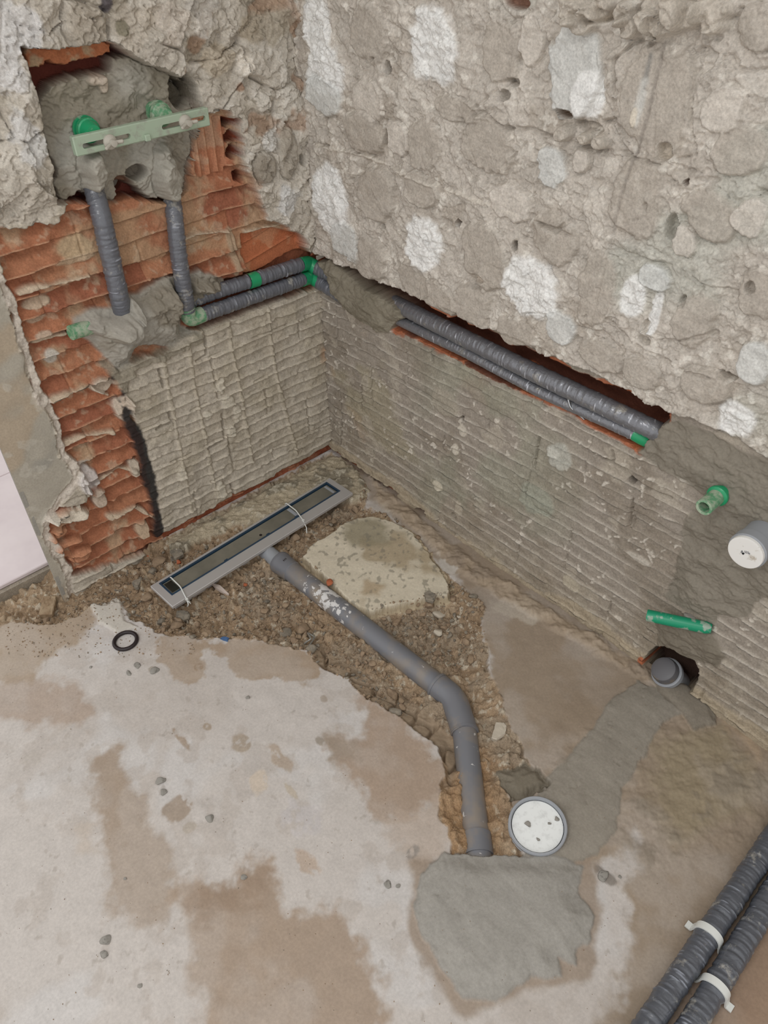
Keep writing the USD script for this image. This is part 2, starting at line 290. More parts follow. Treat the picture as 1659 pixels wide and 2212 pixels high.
lump(L, (560, 220), .03, .02, .008, None, 'mortar_lump', wl); lump(L, (530, 150), .028, .014, .010, (218, 210, 198), 'mortar_lump', wl); lump(L, (582, 308), .02, .018, .006, (205, 201, 194), 'mortar_lump', wl)
lump(L, (570, 365), .03, .035, .010, (152, 143, 130), 'mortar_lump', wl, crack=.008); lump(L, (532, 437), .02, .010, .012, (176, 166, 152), 'mortar_lump', wl, ang=-.3); lump(L, (560, 460), .018, .018, .012, (170, 160, 146), 'mortar_lump', wl)
lump(L, (505, 470), .016, .016, .010, (164, 154, 140), 'mortar_lump', wl); lump(L, (620, 330), .025, .06, .008, (162, 153, 140), 'mortar_lump', wl, crack=.008)
# shallow hollows in the upper mortar
for px, rx, ry, d in (((555, 190), .035, .03, .012), ((430, 130), .03, .05, .012), ((500, 90), .035, .03, .008), ((470, 85), .02, .02, .012), ((655, 345), .008, .014, .03), ((20, 215), .03, .012, .008)): lump(L, px, rx, ry, -d)
# red clay bricks where the faces were broken away: chambers between thin webs
pr = .047; vw = V+.0022*n1+.003*n4; p2 = (1-vw/pr) % 1; k2 = np.floor(1-vw/pr)
lip = .010*np.exp(-((p2-.93)/.05)**2)*ss(L.fbm(.05, 18)+.5, 0, .6)
hr = -.032+.016*ss(p2, .02, .88)+lip+.0022*n2+.0014*n3+.004*n1
flat = ss(L.sd(L.poly([(105, 500), (330, 440), (420, 400), (520, 400), (570, 490), (560, 530), (330, 560), (120, 585)], -.02), .1)+.012*n1, -.005, .01)
hr = hr*(1-.75*flat)+.75*flat*(-.021+.003*n1+.0015*n3)
bond = (np.floor((U+.11*(np.floor(k2/2) % 2))/.235)).astype(int); bj = np.abs(((U+.11*(np.floor(k2/2) % 2))/.235) % 1-.5)*.235
hr -= .004*ss(bj, .1145, .1175)
REDP = [(-60, 500), (60, 488), (118, 478), (142, 440), (210, 436), (300, 425), (395, 425), (425, 330), (435, 250), (485, 243), (508, 262), (520, 350), (540, 395), (580, 478), (640, 500), (660, 540), (700, 560), (700, 620), (560, 650), (430, 705), (335, 765), (240, 790), (262, 850), (287, 905), (303, 960), (322, 1065), (352, 1170), (340, 1185), (250, 1215), (150, 1245),
        (108, 1170), (98, 1130), (105, 1100), (170, 1090), (200, 1062), (165, 1010), (135, 975), (125, 930), (115, 882), (78, 850), (55, 762), (12, 645), (-2, 560)]
rd = L.sd(L.poly(REDP, -.008))+rag; red = ss(rd, -.003, .003); rm = red > .5
h = L._h; h = h*(1-red)+hr*red
L.paint(red, (166, 110, 82)); tone = np.random.default_rng(8).uniform(-1, 1, 400)[((k2*7+bond*3) % 400).astype(int)]
L.paint(red*ss(tone, 0, 1), (174, 126, 96), .8); L.paint(red*ss(-tone, 0, 1), (146, 90, 70), .8)
dust = ss(L.fbm(.07, 19)+.55*ss(U, .55, .1)*ss(V, .58, .75)-.25*(V < .5), .12, .7)
L.paint(red*dust, (180, 154, 126), .8); L.paint(red*ss(lip/.010, .5, .9), (198, 158, 128), .7); L.paint(red*flat*ss(n1, -.3, .3), (176, 146, 116), .75)
L.paint(red*ss(n3+n2, .7, 1.3), (186, 164, 140), .5)
for k in np.unique(k2[rm]):
    for b in np.unique(bond[rm & (k2 == k)]): L.claim(rm & (k2 == k) & (bond == b), 'brick', wl)
L._h = h
for px, rx, ry, c in (((75, 655), .03, .012, (190, 172, 150)), ((80, 690), .025, .012, (186, 164, 142)), ((92, 722), .022, .01, (190, 170, 150)), ((165, 535), .045, .035, (182, 160, 130)), ((165, 560), .05, .012, (190, 168, 142)),
                      ((110, 770), .02, .022, (196, 190, 180)), ((150, 1010), .05, .012, (190, 182, 172))):
    lump(L, px, rx, ry, .003, c, hh=-.02)
m = red*ss(L.sd(L.poly([(522, 505), (575, 492), (650, 500), (690, 548), (690, 590), (560, 615), (530, 600)], -.02))+.5*rag, -.003, .004); L._h = L._h*(1-m)+m*(-.034+.0015*n1+.006*ss(np.abs(((V+.2*U)/.05) % 1-.5), .44, .5)); L.paint(m, (180, 110, 76)); L.paint(m*ss(n2+n1, .5, 1), (196, 146, 112), .6)
# thicker mortar shelves between courses
for px in ([(40, 632), (70, 622), (120, 612), (190, 596)], [(75, 742), (110, 732), (145, 722)], [(85, 870), (130, 852), (190, 835), (230, 850)], [(135, 962), (190, 940), (240, 930)], [(205, 1042), (260, 1012), (285, 1015)], [(235, 1115), (290, 1095), (330, 1115)], [(385, 520), (430, 505), (490, 500)], [(530, 500), (570, 495), (620, 480)]):
    d = L.line(L.poly(px, -.012))+.004*n2; m = ss(-d, -.008, -.002)*red; L._h += .014*m; L.paint(m, (196, 180, 158), .9); L.claim((d < .005) & rm, 'mortar_joint', wl)
m = ss(-(L.line(L.poly([(495, 500), (510, 560), (515, 590)], -.015))+.003*n2), -.012, -.006); L._h += .006*m; L.paint(m, (172, 150, 126), .9)   # upright joint by the corner
# pale chipped edge beside the smooth strip, and the strip itself
STRP = [(.80, 1.5), (.795, 1.1), (.79, .82)]
stp = L.sd(np.array(STRP+[tuple(q_) for q_ in L.poly([(0, 620), (12, 648), (45, 760), (70, 850), (100, 890), (120, 940), (128, 985), (160, 1030), (120, 1080), (95, 1120), (90, 1160), (140, 1240), (150, 1330)])]+[(1.0, -.1), (1.0, 1.5)]), 1.0)+.5*rag
sm = ss(stp, -.002, .003); smo = .001*n1+.0015*L.fbm(.05, 20, 2)
L._h = L._h*(1-sm)+(smo)*sm; L.paint(sm, (168, 161, 148)); L.paint(sm*ss(L.fbm(.16, 21), .1, .5), (174, 154, 130), .6); L.paint(sm*ss(L.fbm(.12, 22), .2, .6), (150, 147, 139), .7); L.paint(sm*ss(n2, .55, .8), (190, 184, 172), .5)
L.claim(sm > .5, 'render_strip', wl, M_RENDER, 'smooth grey render strip beside the door opening')
ed = ss(.012-np.abs(stp+.012)+.004*n2, 0, .004); L._h = L._h*(1-ed)+ed*(-.004+.006*n2+.003*n3); L.paint(ed, (198, 188, 176)); L.claim(ed > .5, 'plaster_edge', wl, None, 'pale chipped plaster edge')
lump(L, (185, 1030), .03, .04, .012, (198, 192, 188), 'plaster_patch', wl, hh=-.02, label='white plaster fill low beside the red bricks')
lump(L, (150, 1112), .05, .020, .045, (206, 198, 182), 'plaster_flake', wl, ang=.30, hh=0, label='loose pale plaster flake low on the wall'); lump(L, (215, 1075), .02, .03, .018, (186, 172, 156), None, hh=-.01)
for px, rx, ry, dh in (((120, 1145), .03, .012, .030), ((140, 1165), .035, .012, .024), ((170, 1190), .035, .02, .020)): lump(L, px, rx, ry, dh, (182, 130, 100), 'brick', wl, hh=-.02)
lump(L, (305, 1140), .02, .03, .02, (186, 166, 142), 'mortar_lump', wl, hh=-.01); lump(L, (262, 880), .022, .04, .02, (196, 184, 168), 'mortar_lump', wl, hh=-.01); lump(L, (290, 1010), .016, .035, .018, (186, 176, 160), 'mortar_lump', wl, hh=-.01)
lump(L, (220, 830), .03, .02, .016, (188, 176, 160), 'mortar_lump', wl, hh=-.01)
# bitumen strip painted down the edge of the ribbed bricks
d = L.line(L.poly([(248, 800), (262, 850), (275, 900), (303, 960), (322, 1030), (335, 1090), (345, 1150)]))+.006*n2+.003*n3
m = ss(-d, -.016, -.008); L.paint(m*ss(L.fbm(.05, 23)+.6, 0, .3), (38, 37, 38), .95); L._h = L._h*(1-m)+m*(.001+.4*RIBS+.001*n2); L.claim(m > .5, 'bitumen_strip', wl, None, 'black bitumen smear down the wall')
h = L._h
# valve recess: clay box filled with trowelled cement
rec = ss(L.sd(L.poly([(48, 105), (60, 145), (85, 235), (105, 330), (128, 440), (210, 445), (300, 435), (390, 448), (420, 400), (432, 300), (440, 255), (420, 190), (350, 150), (300, 130), (262, 100), (235, 92), (120, 108)], 0))+.5*rag, -.002, .002)
hc = -.040+.004*n1+.0025*n2+.0018*n3
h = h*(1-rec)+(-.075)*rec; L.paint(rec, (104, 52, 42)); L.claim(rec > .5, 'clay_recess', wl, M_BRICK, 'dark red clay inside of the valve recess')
top = rec*ss(L.sd(L.poly([(45, 95), (240, 80), (245, 120), (150, 138), (60, 150)], -.03))+rag, -.002, .004); h = h*(1-top)+top*(-.03+.003*n1+.002*n2); L.paint(top, (176, 112, 78)); L.paint(top*ss(n2, .1, .5), (176, 158, 130), .8); L.claim(top > .5, 'brick', wl)
cem = rec*ss(L.sd(L.poly([(78, 215), (105, 185), (150, 165), (195, 155), (232, 150), (238, 115), (300, 120), (360, 160), (440, 230), (440, 470), (375, 448), (345, 428), (310, 428), (290, 400), (262, 395), (235, 440), (200, 425), (165, 410), (128, 440), (100, 330)], -.04))+rag, -.003, .004)
blob = .026*np.exp(-(((U-L.uv((190, 330))[0])/.05)**2+((V-L.uv((190, 350))[1])/.06)**2))+.030*np.exp(-(((U-L.uv((340, 340))[0])/.045)**2+((V-L.uv((330, 370))[1])/.06)**2))+.012*np.exp(-(((U-L.uv((300, 180))[0])/.06)**2+((V-L.uv((300, 180))[1])/.05)**2))
h = h*(1-cem)+cem*(hc+blob+.003*L.fbm(.05, 24, sv=.02)+.008*terr(L.fbm(.055, 44, sv=.04), 2.5)); L.paint(cem, (158, 151, 138)); L.paint(cem*ss(n1, 0, .6), (146, 139, 124), .8); L.paint(cem*ss(blob, .004, .012), (166, 162, 152), .9)
L.claim(cem > .5, 'cement_fill', wl, M_RENDER, 'trowelled grey cement filling the valve recess')
L._h = h
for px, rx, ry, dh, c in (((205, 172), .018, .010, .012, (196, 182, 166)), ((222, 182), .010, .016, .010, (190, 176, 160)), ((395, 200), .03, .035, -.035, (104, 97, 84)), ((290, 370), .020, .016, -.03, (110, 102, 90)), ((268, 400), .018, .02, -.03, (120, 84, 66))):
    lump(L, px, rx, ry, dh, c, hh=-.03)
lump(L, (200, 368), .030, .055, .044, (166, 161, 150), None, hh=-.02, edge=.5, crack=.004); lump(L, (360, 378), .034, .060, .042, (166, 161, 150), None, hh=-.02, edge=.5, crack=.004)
h = L._h
# side chase right of the valve: upright flutes of broken clay
ch = ss(L.sd(L.poly([(425, 262), (470, 250), (488, 250), (495, 300), (490, 372), (440, 385), (420, 380)], -.02))+.5*rag, -.002, .003)
h = h*(1-ch)+ch*(-.03+.006*np.cos(U/.022*6.283)+.002*n2); L.paint(ch, (184, 128, 98)); L.paint(ch*ss(n2, 0, .5), (192, 160, 134), .7); L.claim(ch > .5, 'brick', wl)
for px in ((500, 262), (508, 295), (510, 330), (520, 385)):
    c0 = L.uv(px, -.01); m = ss(1-np.hypot((U-c0[0])/.014, (V-c0[1])/.014)+.3*n3, 0, .3); h -= .035*m; L.paint(m, (120, 62, 44))
# pipe groove
gv = L.sd(L.poly([(725, 535), (640, 545), (560, 590), (470, 610), (430, 640), (425, 705), (560, 655), (685, 612), (730, 590)], -.02))+.4*rag; g = ss(gv, -.004, .002)
h = np.minimum(h, h*(1-g)+g*(-.045+.003*n2)); L.paint(g, (150, 92, 68))
c0 = L.uv((640, 520), -.02); m = ss(1-np.hypot((U-c0[0])/.05, (V-c0[1])/.03)+.2*n2, 0, .4); L.paint(m*(1-g)*0, (182, 104, 66))
# cement round the pipe joints
L._h = h
cm = L.sd(L.poly([(160, 690), (200, 672), (250, 665), (272, 640), (300, 640), (320, 625), (360, 600), (405, 595), (440, 585), (470, 600), (500, 610), (485, 640), (430, 660), (405, 690), (400, 705), (430, 720), (395, 735), (375, 752), (310, 755), (280, 790), (255, 800), (225, 770), (185, 735), (160, 722)], .0))+.6*rag
cmm = ss(cm, -.003, .006); dome = .046*ss(cm, 0, .05)
L._h = L._h*(1-cmm)+cmm*(-.012+dome*(1+.5*n4)+.002*n2+.0010*n3+.003*n1+.006*terr(L.fbm(.06, 43, sv=.035), 2.5)); L.paint(cmm, (160, 155, 145)); L.paint(cmm*ss(n1+.4*n2, .1, .6), (148, 142, 130), .8)
rough = cmm*ss(L.sd(L.poly([(300, 650), (320, 625), (400, 595), (500, 600), (485, 640), (400, 700), (330, 690)], -.01))+rag, -.01, .01); L._h += rough*(.006*n2+.005*n3-.008); L.paint(rough, (134, 126, 112), .8)
d = L.line(np.array([L.uv(q_, -.004) for q_ in ((372, 410), (376, 440), (384, 540), (402, 655), (410, 690), (440, 680), (655, 603))])); lowm = ss(-d, -.032, -.020); L._h = np.where(cmm > .02, L._h*(1-lowm)+lowm*np.minimum(L._h, -.016), L._h)
L.claim(cmm > .5, 'cement_patch', wl, M_RENDER, 'grey cement lump over the pipe joint below the left insulated pipe')
lump(L, (274, 708), .045, .034, .040, None, hh=.02, edge=.6); lump(L, (290, 668), .013, .03, .026, None, hh=.01); lump(L, (235, 705), .04, .018, .012, None, hh=.01)
low = L.sd(L.poly([(225, 780), (280, 770), (330, 770), (430, 722), (440, 735), (380, 770), (290, 800), (275, 850), (250, 840)]))+rag; lo = ss(low, -.004, .006)*(1-cmm); L._h += .006*lo; L.paint(lo, (146, 138, 122), .8)
h = L._h
h -= .03*ss(U-.884, 0, .008)*0
L.h = h
# window of wear: the last centimetre towards the door runs straight
L.build(wl, 'mortar_bed', M_MORTAR)
# jamb of the door opening and the inside of the wall
def block(pts, name, mt, parent, z0, z1, c=(150, 142, 130)):
    m = trimesh.creation.extrude_polygon(__import__('shapely').Polygon(pts), z1-z0, engine='earcut'); m.apply_translation([0, 0, z0]); m = m.subdivide_to_size(.08)
    return obj(name, m, mt, parent, False, np.broadcast_to(lin(c), (len(m.vertices), 3)))
block([(-.09, .02), (-.09, -.868), (-.124, -.867), (-.124, .02)], 'wall_core', M_MORTAR, wl, -.06, 1.34)
block([(-.001, -.8915), (-.010, -.8915), (-.124, -.8685), (-.124, -.860), (-.001, -.882)], 'jamb', M_RENDER, wl, -.06, 1.34, (150, 146, 138))

def slabx(x0, x1, y0, y1, z0, z1, name, parent, mt=M_MORTAR, c=(172, 163, 150)):
    m = trimesh.creation.box([x1-x0, y1-y0, z1-z0]); m.apply_translation([(x0+x1)/2, (y0+y1)/2, (z0+z1)/2]); m = m.subdivide_to_size(.25)
    return obj(name, m, mt, parent, False, np.broadcast_to(lin(c), (len(m.vertices), 3)))
slabx(-.122, .008, -.8915, .02, 1.335, 2.55, 'upper_wall', wl)

# ================================================================ right wall (plane y = 0)
wr = thing('wall_right', 'stripped brick wall on the right with mortar dabs above the pipe chase and ribbed bricks below', 'wall', kind='structure')
R = Surf('right', -.03, 1.53, -.06, 1.38, .0022)
U, V = R.U, R.V
n1, n2, n3, n4 = R.fbm(.10, 1), R.fbm(.035, 2), R.fbm(.014, 3, 3), R.fbm(.30, 4, 3)
rag = .006*R.fbm(.03, 5)+.003*n3; R._n1, R._n2 = n1, n2
per = .0335; vv = V+.0009*R.noise(.06, 6)+.003*n4; ph = (vv/per) % 1
rib = np.exp(-((ph-.5)/.075)**2)*ss(R.fbm(.10, 7)+1.0, 0, .6)
h = .0070*rib-.0042*ss(ph, .05, .44)*(ph < .5)+.0009*n2+.0010*n3+.0025*n1+.0009*terr(R.fbm(.05, 40)+.3*n3, 3)
spk = ss(R.fbm(.012, 30, 2), .80, 1.0)*ss(R.fbm(.09, 38), -.2, .4); h += .0018*spk
col = lambda c: np.broadcast_to(lin(c), U.shape+(3,)).copy()
R.col = col((152, 143, 132)); R.paint(rib, (200, 191, 178), .9); R.paint(ss(n1, 0, .6), (140, 130, 117), .8); R.paint(ss(R.fbm(.2, 8), .15, .5)*ss(U, .9, .3), (156, 147, 126), .7); R.paint(spk, (206, 198, 186), .85)
R.paint(ss(R.fbm(.16, 9), .3, .6)*ss(-U, -.25, -.0), (184, 160, 132), .7); R.paint(ss(R.fbm(.06, 31), .4, .65), (176, 167, 153), .6)
R.paint(ss(.22-V+.03*n1, 0, .2)*.6, (146, 133, 112), .6); R.paint(ss(R.fbm(.25, 32), .25, .6)*ss(U, .3, .5)*ss(-U, -1.0, -.7), (150, 148, 132), .6)
CH, CL = per*4, .27
row = np.floor((vv+.01)/CH).astype(int); un = U+.07+.135*(row % 2)+.012*R.noise(.3, 10); colm = np.floor(un/CL).astype(int)
joint = np.minimum((un/CL) % 1, 1-(un/CL) % 1)*CL; vj = np.minimum(((vv+.01)/CH) % 1, 1-((vv+.01)/CH) % 1)*CH
jm = np.maximum(ss(-joint, -.0035, 0)*ss(R.fbm(.06, 11), -.2, .15), ss(-vj, -.0035, 0)*ss(R.fbm(.08, 12), .1, .3)); h -= .006*jm
for r_ in range(-1, 6):
    for c_ in range(-1, 8):
        m = (row == r_) & (colm == c_) & (V < .62)
        if m.any(): R.claim(m, 'brick', wr)
R._h = h
for px, rx, ry, c in (((1000, 930), .016, .024, (198, 190, 176)), ((985, 970), .012, .02, (196, 188, 174)), ((945, 1048), .02, .016, (194, 186, 168)), ((990, 1100), .016, .03, (178, 168, 152)), ((1210, 985), .035, .035, (176, 174, 164)), ((1160, 1080), .05, .05, (152, 152, 138)), ((1235, 1260), .03, .02, (176, 166, 148)), ((790, 825), .014, .03, (166, 157, 142)), ((1195, 975), .02, .012, (190, 188, 178)), ((1380, 1205), .03, .012, (180, 172, 160)), ((960, 870), .05, .04, (162, 154, 140))):
    lump(R, px, rx, ry, .0025, c, hh=0)
for px, r, d, c in (((1367, 1036), .008, .03, (60, 48, 40)), ((1000, 905), .008, .014, (120, 108, 94)), ((980, 1114), .01, .008, None)):
    lump(R, px, r, r, -d, c, hh=0)
for px in ([(1368, 1078), (1360, 1135)], [(781, 840), (781, 885)], [(766, 900), (770, 935)], [(1163, 945), (1155, 1005)], [(737, 910), (735, 960)], [(932, 755), (936, 780)], [(1322, 975), (1328, 1000)]):
    R._h -= .010*ss(-R.line(R.poly(px)), -.005, 0)
R._h -= .008*ss(-(R.line(R.poly([(1255, 968), (1330, 1000), (1390, 1050), (1450, 1075)]))+.002*n2), -.004, 0)
h = R._h
foot = ss(-(V-.013-.006*n2-.006*R.noise(.12, 13)), -.003, .002)*ss(R.fbm(.10, 14)+.15, 0, .2)*(U < .42); h -= .010*foot; R.paint(foot, (146, 86, 62))
skirt = ss(-(V-.03-.02*R.noise(.15, 15)-.008*n2), -.006, .004); R.paint(skirt*(1-foot), (166, 152, 130), .8); h += .006*skirt*(1-foot)
# upper part: tile mortar in dabs over a rough bed
LIP = [(600, -100), (640, 470), (662, 545), (700, 562), (765, 588), (815, 612), (846, 624), (888, 642), (927, 652), (981, 676), (1017, 697), (1066, 718), (1102, 728), (1132, 742), (1180, 772), (1264, 805), (1310, 834), (1352, 852), (1390, 876), (1448, 894), (1530, 925), (1580, 955), (1700, 1010), (2000, 1120), (2000, -100)]
ud = R.sd(R.poly(LIP, .021), .3)+.6*rag+.004*R.fbm(.05, 16); up = ss(ud, -.003, .003); upm = up > .5
cid, ce = R.cells(.115, 1); cid2, ce2 = R.cells(.04, 2)
rng = np.random.default_rng(6); lv = rng.uniform(-1, 1, cid.max()+1); lv2 = rng.uniform(-1, 1, cid2.max()+1)
hu = .017+.007*terr(R.fbm(.09, 41)+.25*n3, 3, .10)+.0035*n1+.0014*n2+.0009*n3+.0022*lv[cid]+.0016*lv2[cid2]-.005*ss(-ce, -.003, 0)*ss(R.fbm(.1, 17), .3, .55)-.002*ss(-ce2, -.0025, 0)*ss(R.fbm(.08, 18), .35, .6)+.0022*R.fbm(.06, 19, sv=.010)+.0016*R.fbm(.02, 39)
R.col = np.where(upm[..., None], col((189, 181, 171)), R.col)
R.paint(up*ss(n1, 0, .7), (177, 168, 157), .8); R.paint(up*ss(lv2[cid2]+n2, .5, 1.1), (210, 203, 193), .6); R.paint(up*ss(-lv[cid]+n1, .6, 1.2), (172, 162, 150), .7); R.paint(up*ss(R.fbm(.014, 33, 3)+.4*n1, .5, .8), (218, 212, 202), .7)
R.paint(up*ss(R.fbm(.3, 34)+.5*ss(U, .9, 1.2)*ss(V, 1.0, 1.2), .35, .7), (176, 178, 168), .5)
R._h = h*(1-up)+hu*up
for k in np.unique(cid[upm]): R.claim(upm & (cid == k), 'mortar_bed_piece', wr)
G, Wh, Bl, Pa = (173, 164, 153), (230, 229, 226), (205, 206, 203), (202, 194, 184)
pit = ss(R.fbm(.022, 45, 3, sv=.010), .62, .85)*up; R._h -= .0035*pit
D = [(683, 60, 31, 95, Wh), (795, 75, 40, 66, G), (937, 103, 58, 98, Wh), (1084, 110, 46, 75, G), (1235, 150, 66, 118, Bl), (1270, 205, 40, 60, Wh), (1415, 213, 88, 132, G), (1636, 58, 52, 58, G), (700, 145, 42, 58, Wh), (700, 208, 34, 42, Bl), (795, 220, 34, 48, Pa), (785, 290, 42, 45, G),
     (918, 313, 44, 58, G), (1049, 313, 58, 74, G), (1186, 362, 40, 46, Bl), (1253, 348, 24, 32, Pa), (1377, 426, 62, 94, G), (1540, 470, 68, 62, G), (1600, 325, 60, 62, G), (714, 432, 42, 74, Wh), (814, 420, 38, 62, G), (908, 410, 36, 38, G), (916, 525, 46, 64, Wh), (1042, 555, 55, 74, G),
     (1150, 620, 62, 72, Wh), (1367, 637, 34, 56, Wh), (1415, 676, 16, 54, Wh), (1415, 600, 42, 32, Bl), (1290, 625, 46, 88, G), (1500, 690, 48, 70, G), (1632, 790, 46, 52, Bl), (1585, 908, 56, 44, Wh), (1213, 709, 34, 36, Bl), (950, 650, 38, 42, G), (1018, 665, 44, 52, G), (800, 555, 30, 48, G),
     (897, 607, 34, 38, G), (1290, 770, 56, 34, G), (1390, 810, 48, 36, G), (1520, 835, 58, 42, G), (1478, 520, 32, 40, Pa), (1620, 470, 40, 50, Pa), (1560, 235, 50, 60, Pa), (1100, 440, 46, 46, Pa), (1200, 520, 56, 60, G), (1640, 640, 50, 60, G), (1110, 720, 42, 34, G), (860, 300, 26, 40, Pa), (745, 520, 30, 40, Bl), (1150, 85, 30, 70, Pa), (985, 235, 60, 30, G)]
FL_ = .020+.0035*n1
for x, y, rx, ry, c in D:
    a, b, e = np.array(R.uv((x-rx, y), .02)), np.array(R.uv((x+rx, y), .02)), np.array(R.uv((x, y-ry), .02)); f_ = np.array(R.uv((x, y+ry), .02))
    white = c is Wh
    lump(R, (x, y), abs(b[0]-a[0])/2, abs(e[1]-f_[1])/2, .0015 if white else .0065, c, 'mortar_dab', wr, ang=0, hh=.02, edge=.22 if white else .14, am=.92 if white else .75, crack=.0 if white else .0014*(1+(x*7+y*3) % 3)*.7, pw=2.3, flat=FL_[np.clip(int((R.uv((x, y), .02)[0]-R.u0)/R.step), 0, R.nu-1), np.clip(int((R.uv((x, y), .02)[1]-R.v0)/R.step), 0, R.nv-1)] if not white else None, label='white plaster-faced dab' if white else None)
# cracks, tile lines and pits
for px, w, dh, c in (([(640, 300), (700, 318), (786, 337), (930, 398), (1110, 463), (1140, 470)], .004, .004, (204, 196, 184)), ([(1140, 470), (1307, 537), (1400, 561), (1460, 582), (1545, 628), (1611, 637)], .004, -.006, None), ([(1240, 703), (1340, 736), (1409, 763), (1475, 800), (1560, 823), (1659, 870)], .0035, -.006, None),
                     ([(855, 204), (925, 230), (1000, 257)], .004, -.008, None), ([(1027, 244), (1060, 248), (1090, 276), (1140, 279), (1242, 316), (1343, 332), (1430, 354)], .004, -.008, None), ([(1430, 354), (1509, 370), (1560, 390), (1659, 420)], .0035, -.005, None), ([(655, 300), (680, 312), (710, 315)], .004, -.01, None),
                     ([(770, 130), (790, 138), (815, 122)], .004, -.012, None), ([(1330, 200), (1325, 130), (1365, 95), (1395, 80)], .004, -.01, None), ([(1165, 200), (1170, 130), (1180, 110)], .004, -.006, None), ([(1325, 220), (1328, 260), (1300, 265)], .005, -.012, None), ([(630, 0), (640, 110), (644, 200), (650, 290), (658, 345)], .003, .004, (222, 214, 202)),
                     ([(1165, 480), (1200, 500), (1240, 470), (1260, 440)], .003, -.006, None), ([(1370, 475), (1400, 465), (1400, 440)], .003, -.006, None), ([(1580, 1000), (1659, 1040)], .003, -.004, None), ([(1420, 735), (1470, 735), (1520, 725), (1545, 720)], .003, -.006, None), ([(1230, 690), (1255, 685), (1270, 680)], .003, -.006, None)):
    d = R.line(R.poly(px, .02))+.0035*n2; m = ss(-d, -w, 0)*up; R._h += dh*1.1*m*ss(R._n1+.5, 0, .4)
    if c: R.paint(m, c, .8)
for px, rx, ry, d, c in (((836, 146), .009, .012, .03, None), ((1107, 178), .016, .006, .02, None), ((1088, 205), .012, .008, .02, None), ((836, 298), .007, .02, .02, None), ((660, 352), .006, .01, .03, None), ((1216, 246), .02, .007, .03, (150, 126, 104)), ((1434, 56), .010, .016, .02, None), ((1437, 326), .014, .012, .02, (196, 186, 172)), ((1452, 492), .012, .022, .02, None),
                          ((985, 484), .006, .008, .05, (90, 60, 50)), ((1112, 530), .007, .010, .05, (90, 60, 44)), ((1488, 392), .004, .004, .03, (110, 60, 40)), ((1520, 130), .02, .02, .008, None), ((1266, 275), .03, .008, .012, None), ((1390, 735), .012, .008, .014, None), ((1030, 600), .02, .008, .012, (192, 180, 166)), ((824, 490), .009, .006, .012, None), ((1120, 5), .03, .012, .02, (150, 110, 90)), ((1622, 620), .008, .01, .014, None),
                          ((688, 140), .01, .008, .006, None), ((1395, 705), .008, .014, .014, None), ((1300, 30), .03, .012, .012, (196, 184, 168)), ((1568, 815), .016, .006, .016, None), ((1475, 650), .006, .012, .01, None), ((655, 600), .02, .02, .0, None)):
    lump(R, px, rx, ry, -d, c, hh=.02)
for px, r in (((1265, 35), .03), ((1300, 15), .02), ((1345, 30), .02), ((1360, 60), .018), ((1410, 55), .025), ((1440, 20), .04), ((1250, 10), .03), ((1490, 20), .03), ((1540, 30), .03), ((1260, 300), .012), ((1295, 310), .014), ((1215, 290), .016)):
    lump(R, px, r, r*.9, .024, (186, 177, 165), 'mortar_lump', wr, hh=.03)
R._h += up*(.003*n2*ss(V, 1.15, 1.25)+.004*R.fbm(.02, 35)*ss(V, 1.15, 1.25))
d = R.line(R.poly([(1433, 96), (1400, 250), (1345, 420), (1277, 696)], .024)); d2 = R.line(R.poly([(1405, 120), (1385, 230)], .024)); R._h -= .0022*ss(-d, -.005, 0); R.paint(ss(-d, -.005, -.001)*up*ss(n4+.8, .2, .8), (138, 130, 122), .6); R.paint(ss(-d2, -.007, -.001)*up, (138, 136, 132), .7)
d = R.line(R.poly([(1395, 180), (1372, 262)], .024)); R.paint(ss(-d, -.012, -.004)*ss(n2+.4, 0, .5), (204, 202, 196), .7)
lump(R, (1371, 255), .006, .016, .003, (210, 200, 184), hh=.024)
h = R._h
# chase for the pipes
LO = [(690, 606), (720, 640), (760, 668), (858, 714), (903, 731), (1005, 783), (1072, 820), (1114, 838), (1180, 865), (1234, 889), (1280, 918), (1340, 949), (1385, 974), (1440, 985), (1440, 880), (1300, 830), (1000, 690), (800, 590), (690, 535), (670, 560)]
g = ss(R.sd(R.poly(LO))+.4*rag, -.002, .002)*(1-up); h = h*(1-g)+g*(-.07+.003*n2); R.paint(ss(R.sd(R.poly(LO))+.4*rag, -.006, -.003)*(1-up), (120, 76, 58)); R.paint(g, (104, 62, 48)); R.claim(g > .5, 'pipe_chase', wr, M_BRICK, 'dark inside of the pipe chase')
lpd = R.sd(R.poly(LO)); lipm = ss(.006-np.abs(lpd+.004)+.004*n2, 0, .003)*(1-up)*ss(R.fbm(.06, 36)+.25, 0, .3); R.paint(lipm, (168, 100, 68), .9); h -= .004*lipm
for px in ((1370, 958), (1140, 840), (1115, 815)): R._h = h; lump(R, px, .022, .009, .004, (182, 106, 66), hh=0, ang=-.3); h = R._h
R._h = h
def patch(pts, c, name, label, base, dome, wid, hh=0.0, c2=None, rg=.6, st=.05):
    d = R.sd(R.poly(pts, hh))+rg*rag; m = ss(d, -.003, .005)
    R._h = R._h*(1-m)+m*(base+dome*ss(d, 0, wid)+.0028*n2+.0013*n3+.003*n1+.003*R.fbm(st, 37, sv=st*.35)+.004*terr(R.fbm(.05, 42, sv=.03), 2.5)); R.paint(m, c); R.paint(m*ss(n1+.4*n2, .1, .7), c2 or tuple(x-12 for x in c), .8)
    R.claim(m > .5, 'cement_patch', wr, M_RENDER, label); return m
patch([(688, 566), (712, 556), (765, 596), (800, 625), (842, 648), (868, 668), (872, 690), (852, 706), (842, 718), (812, 716), (775, 690), (748, 668), (722, 640)], (134, 127, 112), 'mortar_patch', 'cement patch bridging the pipe chase on the right wall beside the room corner', .004, .014, .03)
